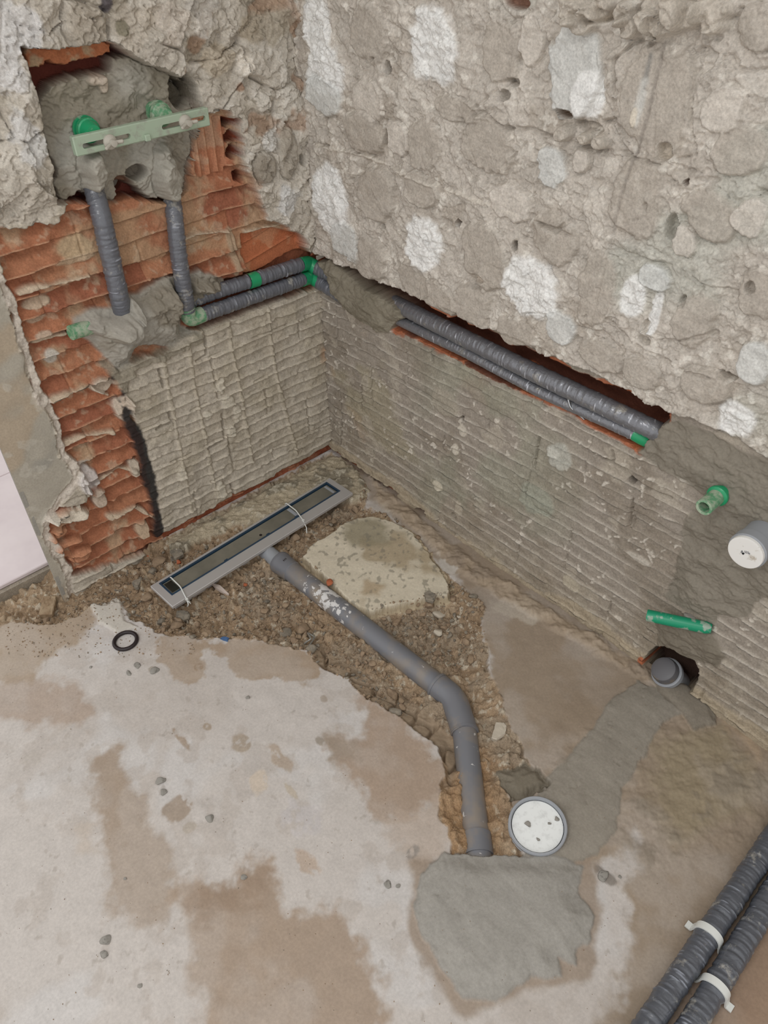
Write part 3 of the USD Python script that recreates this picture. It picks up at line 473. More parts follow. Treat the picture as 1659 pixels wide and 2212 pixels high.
patch([(1376, 977), (1386, 952), (1425, 918), (1470, 905), (1500, 918), (1580, 958), (1700, 1012), (1800, 1060), (1800, 1300), (1650, 1290), (1612, 1335), (1560, 1330), (1545, 1352), (1510, 1330), (1462, 1305), (1440, 1285), (1458, 1240), (1468, 1190), (1472, 1140), (1500, 1092), (1528, 1078), (1480, 1040), (1430, 1015)], (134, 127, 115), 'mortar_patch', 'large dark cement patch around the green outlet and the capped pipe on the right wall', .0, .006, .05)
patch([(1418, 1345), (1445, 1335), (1532, 1362), (1556, 1385), (1566, 1418), (1552, 1440), (1490, 1428), (1470, 1412), (1448, 1400), (1425, 1395)], (132, 124, 111), 'mortar_patch', 'cement patch below the slanting green pipe low on the right wall', .001, .006, .03)
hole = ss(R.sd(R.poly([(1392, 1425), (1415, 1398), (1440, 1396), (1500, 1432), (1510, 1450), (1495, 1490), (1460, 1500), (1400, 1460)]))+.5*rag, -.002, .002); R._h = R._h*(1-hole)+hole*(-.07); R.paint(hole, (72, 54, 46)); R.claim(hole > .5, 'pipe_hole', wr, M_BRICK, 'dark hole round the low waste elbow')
for px in ((1388, 1424), (1496, 1455), (1484, 1475)): lump(R, px, .010, .014, .0, (176, 100, 66), hh=0)
R.h = R._h
R.build(wr, 'mortar_bed', M_MORTAR)
bx = trimesh.creation.box([1.66, .05, 1.44]); bx.apply_translation([.70, .115, .66]); obj('wall_core', bx, M_MORTAR, wr, False, np.broadcast_to(lin((150, 140, 128)), (8, 3)))
slabx(-.03, 2.7, -.018, .14, 1.375, 2.55, 'upper_wall', wr); slabx(1.525, 2.7, -.002, .14, -.06, .56, 'lower_wall', wr, c=(150, 141, 130)); slabx(1.525, 2.7, -.018, .14, .56, 1.376, 'mid_wall', wr)

# ================================================================ floor (plane z = 0): screed slab with a broken-out trench
fl = thing('floor', 'pale dusty screed floor with brown damp stains and a broken-out trench', 'floor', kind='structure')
F = Surf('floor', -.14, 1.80, -.03, 1.50, .0026)
U, V = F.U, F.V
n1, n2, n3, n4 = F.fbm(.10, 1), F.fbm(.035, 2), F.fbm(.014, 3, 3), F.fbm(.30, 4, 3)
rag = .007*F.fbm(.035, 5)+.003*n3; F._n1, F._n2 = n1, n2
col = lambda c: np.broadcast_to(lin(c), U.shape+(3,)).copy()
F.col = col((190, 183, 177)); h = .0012*n1+.0006*n2+.0012*n4
F.paint(ss(F.fbm(.25, 6), .1, .6), (182, 174, 167), .8); F.paint(ss(F.fbm(.18, 7), .2, .6), (195, 191, 188), .7); F.paint(ss(F.fbm(.016, 8, 3), .85, 1.05), (160, 151, 142), .5); F.paint(ss(F.fbm(.05, 9, 4), .35, .7), (178, 169, 161), .6)
def stain(pts, c, a=.85, soft=.03, rg=1.2, seed=None):
    d = F.sd(F.poly(pts))+rg*(.014*n1+.010*n2+.006*n3); m = ss(d, -soft*.5, soft*.5); F.paint(m*(1-.25*ss(n1, -.2, .5)), c, a); return m
BR = (155, 137, 119)
stain([(195, 1640), (225, 1612), (268, 1610), (282, 1690), (318, 1790), (352, 1835), (356, 1890), (330, 1920), (362, 1930), (350, 1985), (250, 1965), (232, 1860), (205, 1760)], BR, .85)
stain([(160, 1790), (200, 1770), (210, 1840), (160, 1850)], (186, 174, 162), .7)
stain([(392, 1930), (430, 1905), (460, 1912), (540, 1855), (585, 1862), (592, 1900), (620, 1955), (720, 1960), (790, 2010), (822, 2090), (870, 2240), (420, 2260), (440, 2150), (425, 2010)], (158, 139, 121), .9)
stain([(430, 1925), (545, 1862), (588, 1880), (560, 1950), (450, 1985), (410, 1950)], (146, 126, 108), .7)
stain([(-60, 1500), (60, 1455), (160, 1480), (215, 1520), (185, 1580), (60, 1570), (-60, 1530)], (164, 146, 131), .8)
stain([(-80, 1250), (200, 1300), (232, 1345), (90, 1432), (70, 1470), (-80, 1470)], (160, 142, 122), .9)
stain([(345, 1372), (500, 1385), (625, 1385), (690, 1430), (700, 1468), (600, 1472), (500, 1452), (488, 1420), (440, 1408), (440, 1470), (410, 1478), (345, 1425)], (160, 141, 121), .92, .012)
stain([(772, 1515), (800, 1500), (870, 1545), (930, 1600), (968, 1660), (950, 1745), (880, 1770), (790, 1755), (765, 1690), (700, 1620), (708, 1590), (780, 1590)], (160, 140, 122), .9)
stain([(700, 1590), (770, 1600), (770, 1640), (710, 1640)], (146, 134, 120), .6); stain([(840, 1780), (960, 1700), (975, 1860), (900, 1890), (850, 1830)], (176, 160, 146), .7)
stain([(1030, 1300), (720, 990), (800, 960), (2100, 1900), (2100, 2400), (1285, 2330), (1290, 2200), (1342, 2130), (1362, 2060), (1345, 1960), (1350, 1920), (1395, 1890), (1400, 1830), (1370, 1790), (1330, 1850), (1270, 1890), (1100, 1830), (1060, 1500)], (150, 134, 116), .95)
stain([(1400, 1600), (1560, 1560), (1640, 1680), (1620, 1760), (1460, 1820), (1400, 1720)], (146, 134, 108), .6, .06); stain([(1200, 1470), (1330, 1480), (1300, 1560), (1180, 1600)], (140, 124, 106), .6, .05); stain([(1500, 2030), (1660, 1950), (1800, 2240), (1430, 2240)], (150, 124, 104), .7, .05)
stain([(1560, 1500), (1640, 1560), (1640, 1640), (1560, 1560)], (182, 160, 134), .6, .03)
stain([(1080, 1310), (1130, 1290), (1180, 1330), (1150, 1350)], (186, 176, 162), .7, .02); stain([(950, 1200), (990, 1230), (985, 1245), (940, 1235)], (196, 190, 182), .8, .01); stain([(800, 1105), (830, 1095), (850, 1130), (905, 1165), (890, 1172), (840, 1150)], (190, 184, 174), .8, .01)
for px, rx, ry, c in (((388, 1745), .024, .03, (152, 136, 120)), ((520, 1606), .026, .02, (160, 146, 130)), ((385, 1588), .036, .009, (156, 138, 120)), ((450, 1570), .012, .01, (156, 140, 122)), ((660, 1860), .034, .018, (178, 160, 144)), ((605, 1640), .04, .02, (168, 152, 136)), ((560, 1690), .03, .02, (196, 182, 166)), ((410, 1788), .012, .014, (172, 162, 150)), ((1300, 1888), .026, .014, (128, 120, 112)), ((330, 1445), .014, .012, (160, 150, 138)), ((650, 1770), .05, .04, (188, 182, 180)), ((700, 1510), .012, .01, (160, 148, 136)), ((890, 1840), .014, .02, (140, 133, 126)), ((632, 1712), .03, .006, (180, 168, 152)), ((70, 1640), .03, .02, (180, 172, 164)), ((430, 1440), .01, .01, (150, 130, 110)), ((690, 1600), .012, .008, (150, 140, 128))):
    c0 = F.uv(px); q = 1-np.hypot((U-c0[0])/rx, (V-c0[1])/ry)+.4*n2+.3*n1; F.paint(ss(q, -.05, .25)*ss(n3+.9, 0, .6), c, .85)
# trench and rubble bed
TR = [(-60, 1150), (130, 1235), (350, 1165), (716, 974), (750, 1005), (792, 1050), (790, 1095), (850, 1118), (905, 1165), (955, 1235), (985, 1262), (1030, 1290), (1048, 1310), (1042, 1340), (1060, 1440), (1090, 1540), (1140, 1640), (1160, 1668), (1100, 1700), (1110, 1770), (1140, 1850), (1060, 1880), (960, 1880), (972, 1820), (945, 1760), (962, 1660), (930, 1598), (865, 1545), (790, 1508), (735, 1460), (690, 1440), (660, 1405), (560, 1385), (480, 1378), (400, 1375), (345, 1368), (280, 1335), (262, 1300), (200, 1310), (120, 1350), (20, 1345), (-120, 1420)]
td = F.sd(F.poly(TR))+rag
depth = -.004-.024*ss(td, .0, .07)*ss(U, .10, .34)-.022*ss(td, .0, .035)*ss(V-U*.2, .42, .62)
hb = depth+.007*n1+.005*n2+.003*n3+.007*terr(F.fbm(.035, 43)+.3*n3, 2); pc, pe = F.cells(.022, 1); pl = np.random.default_rng(9).uniform(0, 1, pc.max()+1)
hb += (.010*pl[pc]*ss(pe, 0, .005)-.003)*ss(F.fbm(.2, 12)+.5, 0, .4)
near = ss(F.sd(F.poly([(652, 1200), (668, 1178), (742, 1128), (850, 1122), (940, 1215), (972, 1262), (968, 1285), (880, 1302), (800, 1322), (735, 1280)])), -.035, -.004); hb = hb+near*np.maximum(0, -.012+.6*(.006*n2+.003*n3)-hb)
t = ss(td, -.002, .004); h = h*(1-t)+hb*t
F.paint(t, (160, 138, 113)); F.paint(t*ss(n1, 0, .6), (144, 122, 98), .8); F.paint(t*ss(pl[pc]+.5*n2, .7, 1.1), (172, 153, 129), .7); F.paint(t*ss(F.fbm(.12, 13), .25, .55), (146, 133, 116), .6); F.paint(t*ss(F.fbm(.010, 14, 2), .6, .85), (196, 186, 168), .7)
F.paint(t*ss(F.sd(F.poly([(930, 1700), (960, 1600), (1060, 1600), (1100, 1900), (960, 1900)])), -.02, .03), (160, 128, 94), .7)
F.claim(t > .5, 'rubble_bed', 'top', M_SOIL, dict(label='bed of brown sand and mortar rubble in the broken-out trench', cat='rubble', kind='stuff'))
# cracked lumps of screed along the trench edge
eg = ss(td, .0, .01)*ss(-td, -.075, -.04)*ss(F.sd(F.poly([(640, 1400), (740, 1390), (900, 1480), (1000, 1600), (960, 1680), (860, 1560), (720, 1470)])), -.03, .0)
ec, ee = F.cells(.055, 3); el = np.random.default_rng(19).uniform(0, 1, ec.max()+1)
h = h*(1-eg)+eg*(-.022-.022*ss(td, 0, .07)+.012*el[ec]-.016*ss(-ee, -.006, 0)+.002*n2+.0015*n3); F.paint(eg, (156, 138, 117), .9)
for k in np.unique(ec[eg > .5]): F.claim((eg > .5) & (ec == k), 'broken_screed', fl)
# crumbly mortar ledge along the foot of the left wall
ld = F.sd(F.poly([(352, 1168), (716, 976), (770, 1010), (800, 1060), (770, 1085), (700, 1062), (600, 1125), (520, 1140), (460, 1160), (380, 1195)]))+1.5*rag; l = ss(ld, -.003, .006)
h = h*(1-l)+l*(.002+.006*ss(ld, 0, .02)+.004*n2+.003*n3-.012*ss(.035-U, 0, .03)); F.paint(l, (178, 166, 144)); F.paint(l*ss(n1+n2, .2, .8), (128, 120, 104), .85); F.paint(l*ss(n3+.5*n2, .6, 1.0), (204, 196, 178), .6); F.claim(l > .5, 'mortar_ledge', fl, M_SOIL)
# the floor strip along the right wall
st = F.sd(F.poly([(800, 1030), (860, 1080), (960, 1165), (1040, 1225), (1400, 1450), (1420, 1480), (1300, 1420), (1080, 1290), (990, 1235), (900, 1150), (820, 1090)]))+rag; s_ = ss(st, -.01, .01); h = h+.006*s_*(1+n2); F.paint(s_*ss(n1+.5, 0, .6), (166, 148, 126), .7)
rr = ss(F.sd(F.poly([(1180, 1640), (1400, 1450), (1480, 1500), (1700, 1660), (1700, 1800), (1400, 1900)])), -.02, .03); h += rr*(.002*n2+.0012*n3+.002*n1); F.paint(rr*ss(n2+n1, .4, .9), (132, 122, 108), .5)
# slab remnant between trench and right wall
SL = [(652, 1200), (668, 1178), (700, 1160), (742, 1128), (800, 1112), (850, 1122), (890, 1150), (940, 1215), (972, 1262), (968, 1285), (915, 1290), (880, 1302), (838, 1308), (800, 1322), (770, 1310), (735, 1280), (695, 1238), (672, 1222)]
sd_ = F.sd(F.poly(SL, .01))+.6*rag; s_ = ss(sd_, -.002, .003); h = h*(1-s_)+s_*(.010+.0015*n1+.0008*n2); F.paint(s_, (206, 196, 176)); F.paint(s_*ss(F.fbm(.14, 15)+.5*ss(F.sd(F.poly([(700, 1150), (780, 1120), (880, 1150), (960, 1250), (860, 1240), (760, 1190)])), -.03, .04), .2, .6), (168, 152, 126), .85)
F.paint(s_*ss(F.sd(F.poly([(745, 1140), (800, 1125), (845, 1140), (840, 1180), (760, 1190), (740, 1170)]))+.01*n2, -.012, .02), (144, 135, 112), .8); F.paint(s_*ss(F.sd(F.poly([(790, 1260), (830, 1270), (815, 1290), (780, 1285)]))+.01*n2, -.012, .012), (170, 150, 122), .8); F.paint(s_*ss(F.fbm(.012, 16, 2), .6, .8), (130, 124, 110), .6)
F.paint(ss(.006-np.abs(sd_+.003), 0, .003), (176, 160, 134)); F.claim(sd_ > -.006, 'concrete_slab', 'top', M_SLAB, dict(label='cream broken concrete slab remnant beside the grey drain pipe', cat='concrete slab'))
# pale screed offshoot left of the ring
lg = F.sd(F.poly([(195, 1310), (250, 1285), (262, 1300), (270, 1340), (300, 1355), (250, 1370), (215, 1345)]))+.5*rag; F.paint(ss(lg, -.003, .004), (190, 184, 174), .9); h += .006*ss(lg, -.002, .004)
# fresh mortar
halo = ss(F.sd(F.poly([(900, 1870), (1260, 1860), (1290, 1980), (1240, 2090), (1150, 2130), (1000, 2165), (900, 2010)]))+.012*n1+.006*n2, -.028, -.010); F.paint(halo, (150, 134, 118), .85)
def mortar(pts, label, base, dome, wid, c, rg=.7):
    global h
    d = F.sd(F.poly(pts, base))+rg*rag; m = ss(d, -.002, .004)
    tex = .0014*n1+.0006*n2+.0014*F.fbm(.16, 21, 4, sv=.04)-.0016*ss(F.fbm(.020, 22, 3), .7, 1.0)*ss(n1, -.1, .4)
    h = h*(1-m)+m*(base+dome*ss(d, 0, wid)+tex); F.paint(m, c); F.paint(m*ss(n1, 0, .8), tuple(x-9 for x in c), .7); F.paint(m*ss(.006-d, 0, .004), tuple(x-18 for x in c), .6)
    F.claim(m > .5, 'mortar_patch', fl, M_RENDER, label)
mortar([(1165, 1690), (1220, 1640), (1280, 1570), (1330, 1500), (1380, 1470), (1430, 1488), (1490, 1500), (1530, 1545), (1470, 1545), (1425, 1570), (1390, 1640), (1345, 1700), (1335, 1790), (1290, 1850), (1230, 1865), (1120, 1850), (1195, 1740), (1150, 1728)], 'band of grey fresh mortar on the floor running from the white lid to the right wall', .002, .004, .04, (146, 139, 128))
mortar([(1068, 1668), (1110, 1650), (1168, 1660), (1185, 1700), (1150, 1730), (1110, 1740), (1085, 1715)], 'small rough mortar dollop above the white lid', -.01, .012, .03, (128, 120, 106), 1.5)
mortar([(928, 1864), (962, 1836), (1005, 1842), (1050, 1846), (1130, 1845), (1200, 1850), (1262, 1870), (1255, 1930), (1290, 1978), (1272, 2035), (1248, 2052), (1242, 2082), (1208, 2070), (1215, 2108), (1180, 2122), (1148, 2108), (1110, 2140), (1072, 2165), (1000, 2148), (952, 2092), (908, 2005), (890, 1960), (898, 1915)], 'round grey fresh mortar patch on the floor in front of the white lid', .004, .012, .05, (154, 150, 143))
mortar([(1400, 1462), (1430, 1440), (1480, 1470), (1540, 1520), (1545, 1560), (1500, 1575), (1470, 1540), (1430, 1500)], 'dark mortar bedding under the low waste elbow at the right wall', .004, .006, .02, (132, 124, 112))
F.h = h
# cut the floor under the next room's tiles
F.id[(U < -.118) & (V > .84)] = -1; F.id[(U < -.012) & (V < .86)] = -1; F.id[V < -.012] = -1
F.build(fl, 'screed', M_SLAB)
base = trimesh.creation.box([1.92, 1.52, .05]); base.apply_translation([.84, -.735, -.125]); obj('subfloor', base, M_SOIL, fl, False, np.broadcast_to(lin((130, 112, 92)), (8, 3)))
slabx(1.795, 2.7, -1.5, .02, -.15, .0, 'screed', fl, M_SLAB, (158, 141, 123)); slabx(-.125, 2.7, -2.8, -1.495, -.15, .0, 'screed', fl, M_SLAB, (200, 192, 186))
# the tiled floor of the next room, seen past the end of the left wall
tf = thing('tiled_floor', 'pale lilac tiled floor of the next room at the left edge of the picture', 'floor', kind='structure')
def rbox(x0, x1, y0, y1, z0, z1, b=.002):
    m = trimesh.creation.box([x1-x0-2*b, y1-y0-2*b, z1-z0-2*b]); m = m3.Manifold.hull_points(np.concatenate([m.vertices+np.array(o)*b for o in ((1, 0, 0), (-1, 0, 0), (0, 1, 0), (0, -1, 0), (0, 0, 1), (0, 0, -1))])); m = meshkit.arrays(m)
    return trimesh.Trimesh(m[0]+[(x0+x1)/2, (y0+y1)/2, (z0+z1)/2], m[1], process=False)
TW = .45
for i in range(7):
    for j in range(9):
        x1, y1 = -.125-i*TW, -.42-j*TW+.18+4*TW
        obj('tile', rbox(x1-TW+.0015, x1, y1-TW+.0015, y1, .0, .012), M_TILE, tf, 30)
bb = trimesh.creation.box([3.2, 4.2, .05]); bb.apply_translation([-.112-1.6, -.50, -.0255]); obj('tile_bed', bb, M_SOIL, tf, False, np.broadcast_to(lin((150, 140, 126)), (8, 3)))
# ================================================================ things
def proj(w):
    c = RW.T@(np.asarray(w, float)-EYE); return np.array([CX+FPX*c[0]/c[2], CY+FPX*c[1]/c[2]])
def FP(p, z=0.0): r = ray(p); return EYE+r*((z-EYE[2])/r[2])
def LP(p, x=0.0): r = ray(p); return EYE+r*((x-EYE[0])/r[0])
def RP(p, d=0.0): r = ray(p); return EYE+r*((-d-EYE[1])/r[1])                 # d = distance in front of the wall
def floor_h(x, y):
    i = int(np.clip(round((x-F.u0)/F.step), 0, F.nu-1)); j = int(np.clip(round((-y-F.v0)/F.step), 0, F.nv-1)); return float(F.h[i, j])
def resample(pts, step):
    pts = np.asarray(pts, float); s = np.r_[0, np.cumsum(np.linalg.norm(np.diff(pts, axis=0), axis=1))]; n = max(2, int(s[-1]/step)+1); q = np.linspace(0, s[-1], n)
    return np.stack([np.interp(q, s, pts[:, k]) for k in range(3)], 1)
def rounded(pts, r=.02, n=6):
    pts = [np.asarray(p, float) for p in pts]; out = [pts[0]]
    for a, b, c in zip(pts[:-2], pts[1:-1], pts[2:]):
        u, w = a-b, c-b; lu, lw = np.linalg.norm(u), np.linalg.norm(w); k = min(r, lu*.45, lw*.45); p, q = b+u/lu*k, b+w/lw*k
        out += [(1-t)**2*p+2*t*(1-t)*b+t*t*q for t in np.linspace(0, 1, n)]
    return np.array(out+[pts[-1]])
def tube(path, r, sides=20, rough=0.0, seed=0, caps=True, squash=None):
    p = np.asarray(path, float); n = len(p); r = np.broadcast_to(r, n).astype(float); t = np.gradient(p, axis=0); t /= np.linalg.norm(t, axis=1, keepdims=True)+1e-12
    a = np.cross(t[0], [0, 0, 1.0] if abs(t[0][2]) < .9 else [1.0, 0, 0]); a /= np.linalg.norm(a); A = []
    for k in range(n):
        a = a-t[k]*(a@t[k]); a /= np.linalg.norm(a); A.append(a)
    A = np.array(A); B = np.cross(t, A); g = np.arange(sides)*2*np.pi/sides; R_ = r[:, None]*np.ones(sides)
    if rough:
        rng = np.random.default_rng(seed); e = rng.normal(0, 1, (n, sides)); e = ndimage.gaussian_filter(e, (.7, 2.2), mode=('nearest', 'wrap'))*2.6; R_ = R_+rough*e
    v = p[:, None]+R_[..., None]*(np.cos(g)[None, :, None]*A[:, None]+np.sin(g)[None, :, None]*B[:, None]); v = v.reshape(-1, 3)
    i, j = np.meshgrid(np.arange(n-1), np.arange(sides), indexing='ij'); q = np.stack([i*sides+j, i*sides+(j+1) % sides, (i+1)*sides+(j+1) % sides, (i+1)*sides+j], -1).reshape(-1, 4)
    f = np.vstack([q[:, [0, 1, 2]], q[:, [0, 2, 3]]])
    if caps:
        v = np.vstack([v, p[0], p[-1]]); c0, c1 = len(v)-2, len(v)-1; k = np.arange(sides)
        f = np.vstack([f, np.stack([np.full(sides, c0), (k+1) % sides, k], 1), np.stack([np.full(sides, c1), (n-1)*sides+k, (n-1)*sides+(k+1) % sides], 1)])
    m = trimesh.Trimesh(v, f, process=False)
    if m.volume < 0: m.invert()
    return m
def frame(z, x=None):
    z = np.asarray(z, float); z = z/np.linalg.norm(z); x = np.array([1.0, 0, 0]) if x is None else np.asarray(x, float); x = x-z*(x@z)
    if np.linalg.norm(x) < 1e-6: x = np.array([0, 1.0, 0])-z*z[1]
    x /= np.linalg.norm(x); return np.stack([x, np.cross(z, x), z], 1)
def lathe(prof, at, axis, sides=40):
    """prof: (radius, height) from bottom to top, closed on the axis; stood at "at" along "axis"."""
    m = trimesh.creation.revolve(np.array(prof, float), sections=sides)
    if m.volume < 0: m.invert()
    T_ = np.eye(4); T_[:3, :3] = frame(axis); T_[:3, 3] = at; m.apply_transform(T_); return m
def place(m, at, B):
    T_ = np.eye(4); T_[:3, :3] = B; T_[:3, 3] = at; m = m.copy(); m.apply_transform(T_); return m
def man(m): return m3.Manifold(m3.Mesh(np.asarray(m.vertices, np.float32), np.asarray(m.faces, np.uint32)))
def tri(m): q = m.to_mesh(); return trimesh.Trimesh(q.vert_properties[:, :3], q.tri_verts, process=False)
def lumpy(r, seed, flat=1.0, sub=2, amp=.45):
    m = trimesh.creation.icosphere(sub, 1.0); v = m.vertices; rng = np.random.default_rng(seed)
    d = 1+amp*(2*meshkit.fbm(v*1.3+rng.uniform(0, 50, 3), 3, seed)-1)
    for _ in range(11):
        n = rng.normal(0, 1, 3); n /= np.linalg.norm(n); o = rng.uniform(.45, .8); s = (v*d[:, None])@n; d = np.where(s > o, d*o/np.maximum(s, 1e-6), d)
    v = v*d[:, None]*rng.uniform(.75, 1.25, 3)*np.array([1, 1, flat])*r; return trimesh.Trimesh(v, m.faces, process=False)

# ---------------------------------------------------------------- insulated water pipes in the walls
pipeA = thing('water_pipe', 'grey insulated water pipe run dropping right of the valve to a green elbow, the lower of the two in the corner', 'pipe', group=None)
pipeB = thing('water_pipe', 'grey insulated water pipe run dropping left of the valve into cement, the upper of the two in the corner', 'pipe')
tag(pipeA, 'insulated pipe dropping from the valve\'s right side to a green elbow, lower pipe in corner'); tag(pipeB, 'insulated pipe dropping from the valve\'s left side into cement, upper pipe in corner')
def sleeve(pts, r, parent, seed, mt=None, rr=.03, label=None, rough=.0010, c=(98, 100, 107), ticks=.16):
    path = resample(rounded(pts, rr), .002) if len(pts) > 2 or rr else resample(pts, .002); n, sd_ = len(path), 24; m = tube(path, r, sd_, rough, seed)
    rng = np.random.default_rng(900+seed); C = np.tile(lin(c), (len(m.vertices), 1)); v = np.array(m.vertices)
    for k in range(2, n-2):                                          # fine wrinkles of the foil running round the pipe
        if rng.uniform() < ticks:
            a0, ln = rng.integers(sd_), rng.integers(1, 5); i = k*sd_+(a0+np.arange(ln)) % sd_; C[i] = lin(c)*rng.uniform(1.3, 3.4); v[i] += (v[i]-path[k])/r*.0007
    p = obj('insulation_sleeve', trimesh.Trimesh(v, m.faces, process=False), mt or M_FOAM, parent, True, C)
    if label: tag(p, label)
sleeve([LP((190, 370), -.065), LP((206, 420), -.022), LP((220, 470), -.002), LP((236, 545), .002), LP((256, 632), .002), LP((264, 672), -.004), LP((270, 715), -.035)], .0205, pipeB, 1)
sleeve([LP((362, 390), -.065), LP((374, 440), -.022), LP((379, 485), -.004), LP((384, 540), .0), LP((402, 655), .0), LP((404, 672), -.002)], .0190, pipeA, 2)
jA = LP((417, 684), -.004)
obj('elbow', tube(resample(rounded([LP((403, 664), -.002), LP((408, 690), -.003), LP((436, 679), -.006)], .016), .004), .0195, 22), M_GREEN2, pipeA, 50)
eA, eB = LP((667, 598), -.012), LP((661, 568), -.014)
sleeve([LP((430, 682), -.006), LP((655, 603), -.012)], .0175, pipeA, 3)
rA0, rB0 = RP((677, 603), .004), RP((672, 573), .004)
obj('elbow', tube(resample(rounded([LP((652, 604), -.012), (eA+rA0)/2+[-.006, .006, 0], RP((690, 610), .004)], .02), .004), .0182, 22), M_GREEN, pipeA, 50)
sleeve([RP((684, 605), .004), RP((732, 636), -.004), RP((790, 668), -.03)], .0185, pipeA, 4)
obj('green_stub', tube([LP((153, 719), .004), LP((215, 700), -.008)], .016, 20), M_GREEN2, pipeB, 40)
sleeve([LP((400, 655), -.035), LP((470, 628), -.020), LP((536, 608), -.014)], .0175, pipeB, 5)
obj('coupling', tube(resample([LP((536, 608), -.014), LP((556, 602), -.014)], .006), .0188, 24), M_GREEN, pipeB, 40)
sleeve([LP((555, 602), -.014), LP((650, 571), -.014)], .0178, pipeB, 6)
obj('elbow', tube(resample(rounded([LP((648, 572), -.014), (eB+rB0)/2+[-.006, .006, 0], RP((684, 580), .002)], .02), .004), .0184, 22), M_GREEN, pipeB, 50)
sleeve([RP((678, 576), .003), RP((716, 594), -.006), RP((780, 625), -.03)], .0185, pipeB, 7)
for pts, r, lb, sd, rg in (([(840, 648, -.030), (891, 674, -.012), (1011, 734, -.006), (1150, 803, -.004), (1280, 865, -.004), (1405, 925, -.006), (1440, 940, -.03)], .0195, 'thick shiny foil-wrapped pipe lying in the right wall chase', 8, .0012), ([(835, 678, -.030), (880, 701, -.010), (1011, 763, -.004), (1159, 842, -.003), (1374, 939, -.004)], .0128, 'thin foil-wrapped pipe below the thick one in the right wall chase', 9, .0007)):
    pp_ = [RP(q_[:2], q_[2]) for q_ in pts]; t_ = thing('foil_pipe', lb, 'pipe', pp_[3]); sleeve(pp_, r, t_, sd, M_FOIL, rough=rg*.5, c=(122, 123, 128), ticks=.24)
    if sd == 9: obj('coupling', tube([RP((1372, 938), -.004), RP((1386, 946), -.004), RP((1410, 957), -.03)], .0136, 20), M_GREEN, t_, 40)
nail = thing('bent_nail', 'bent shiny nail holding the foil pipes in the right wall chase', 'nail')
obj('shank', tube(resample(rounded([RP((1222, 842), .006), RP((1232, 880), .010), RP((1262, 906), -.004)], .006), .003), .0021, 10), M_STEEL, nail, 60)
obj('head', lathe([(0, -.0006), (.0042, -.0006), (.0042, .0006), (0, .0006)], RP((1222, 842), .006), (.1, -.6, .7), 16), M_STEEL, nail, 30)

# ---------------------------------------------------------------- valve connection: mounting bar and two green elbows
XB = .030
c4 = [LP(p, XB) for p in ((156, 297), (449, 232), (456, 270), (167, 341))]
y0, y1 = (c4[0][1]+c4[3][1])/2, (c4[1][1]+c4[2][1])/2; z0, z1 = (c4[2][2]+c4[3][2])/2, (c4[0][2]+c4[1][2])/2
bar = thing('mounting_bar', 'pale green slotted plastic bar across the two green valve elbows', 'mounting bar', (XB-.006, (y0+y1)/2, (z0+z1)/2))
bm = man(rbox(XB-.015, XB, y0, y1, z0, z1, .002))
def slotcut(pa, pb, hgt):
    a, b = LP(pa, XB), LP(pb, XB); zc = (a[2]+b[2])/2
    return m3.Manifold.batch_hull([m3.Manifold.cylinder(.06, hgt/2, hgt/2, 20).rotate([0, 90, 0]).translate([XB-.03, q, zc]) for q in (a[1]+hgt/2, b[1]-hgt/2)])
for pa, pb in (((179, 318), (282, 292)), ((350, 276), (444, 254))): bm = bm-slotcut(pa, pb, .0095)
bm = bm-man(rbox(XB-.02, XB-.0075, y0+.003, y1-.003, z0-.01, z1-.004, .0005))
obj('bar', tri(bm), M_BAR, bar, 30)
s0 = LP((317, 297), XB); obj('centre_stud', rbox(XB-.001, XB+.007, s0[1]-.006, s0[1]+.006, s0[2]-.006, s0[2]+.006, .0015), M_BAR, bar, 30)
for pc in ((237, 306), (399, 263)):
    c = LP(pc, XB); b_ = obj('wing_bolt', lathe([(0, -.02), (.004, -.02), (.004, 0), (.0135, 0), (.0135, .004), (.0105, .008), (.007, .010), (.006, .020), (0, .021)], c, (1, 0, 0), 24), M_BOLT, bar, 35)
    w = trimesh.util.concatenate([tri(m3.Manifold.batch_hull([m3.Manifold.sphere(q, 10).translate(o) for o, q in (((XB+.010, c[1], c[2]), .003), ((XB+.018, c[1]+sg*.017, c[2]+.003*sg-.002), .0036), ((XB+.012, c[1]+sg*.009, c[2]-.002), .0025))])) for sg in (-1, 1)])
    obj('wing', w, M_BOLT, b_, 40)
for pc, lb in (((188, 280), 'bright green threaded elbow behind the left end of the pale mounting bar'), ((345, 246), 'cement-smeared green threaded elbow behind the right half of the mounting bar')):
    c = LP(pc, -.012); e = thing('tap_elbow', lb, 'pipe fitting', c)
    mt = M_GREEN if pc[0] < 200 else M_GREEN2
    obj('socket', lathe([(0, -.035), (.019, -.035), (.019, -.002), (.0225, 0), (.0225, .010), (.020, .012), (.0135, .030), (0, .030)], c, (1, 0, 0), 32), mt, e, 30)
    obj('collar', lathe([(.0185, -.010), (.0245, -.010), (.0245, -.003), (.0185, -.003)], c, (1, 0, 0), 32), mt, e, 30)

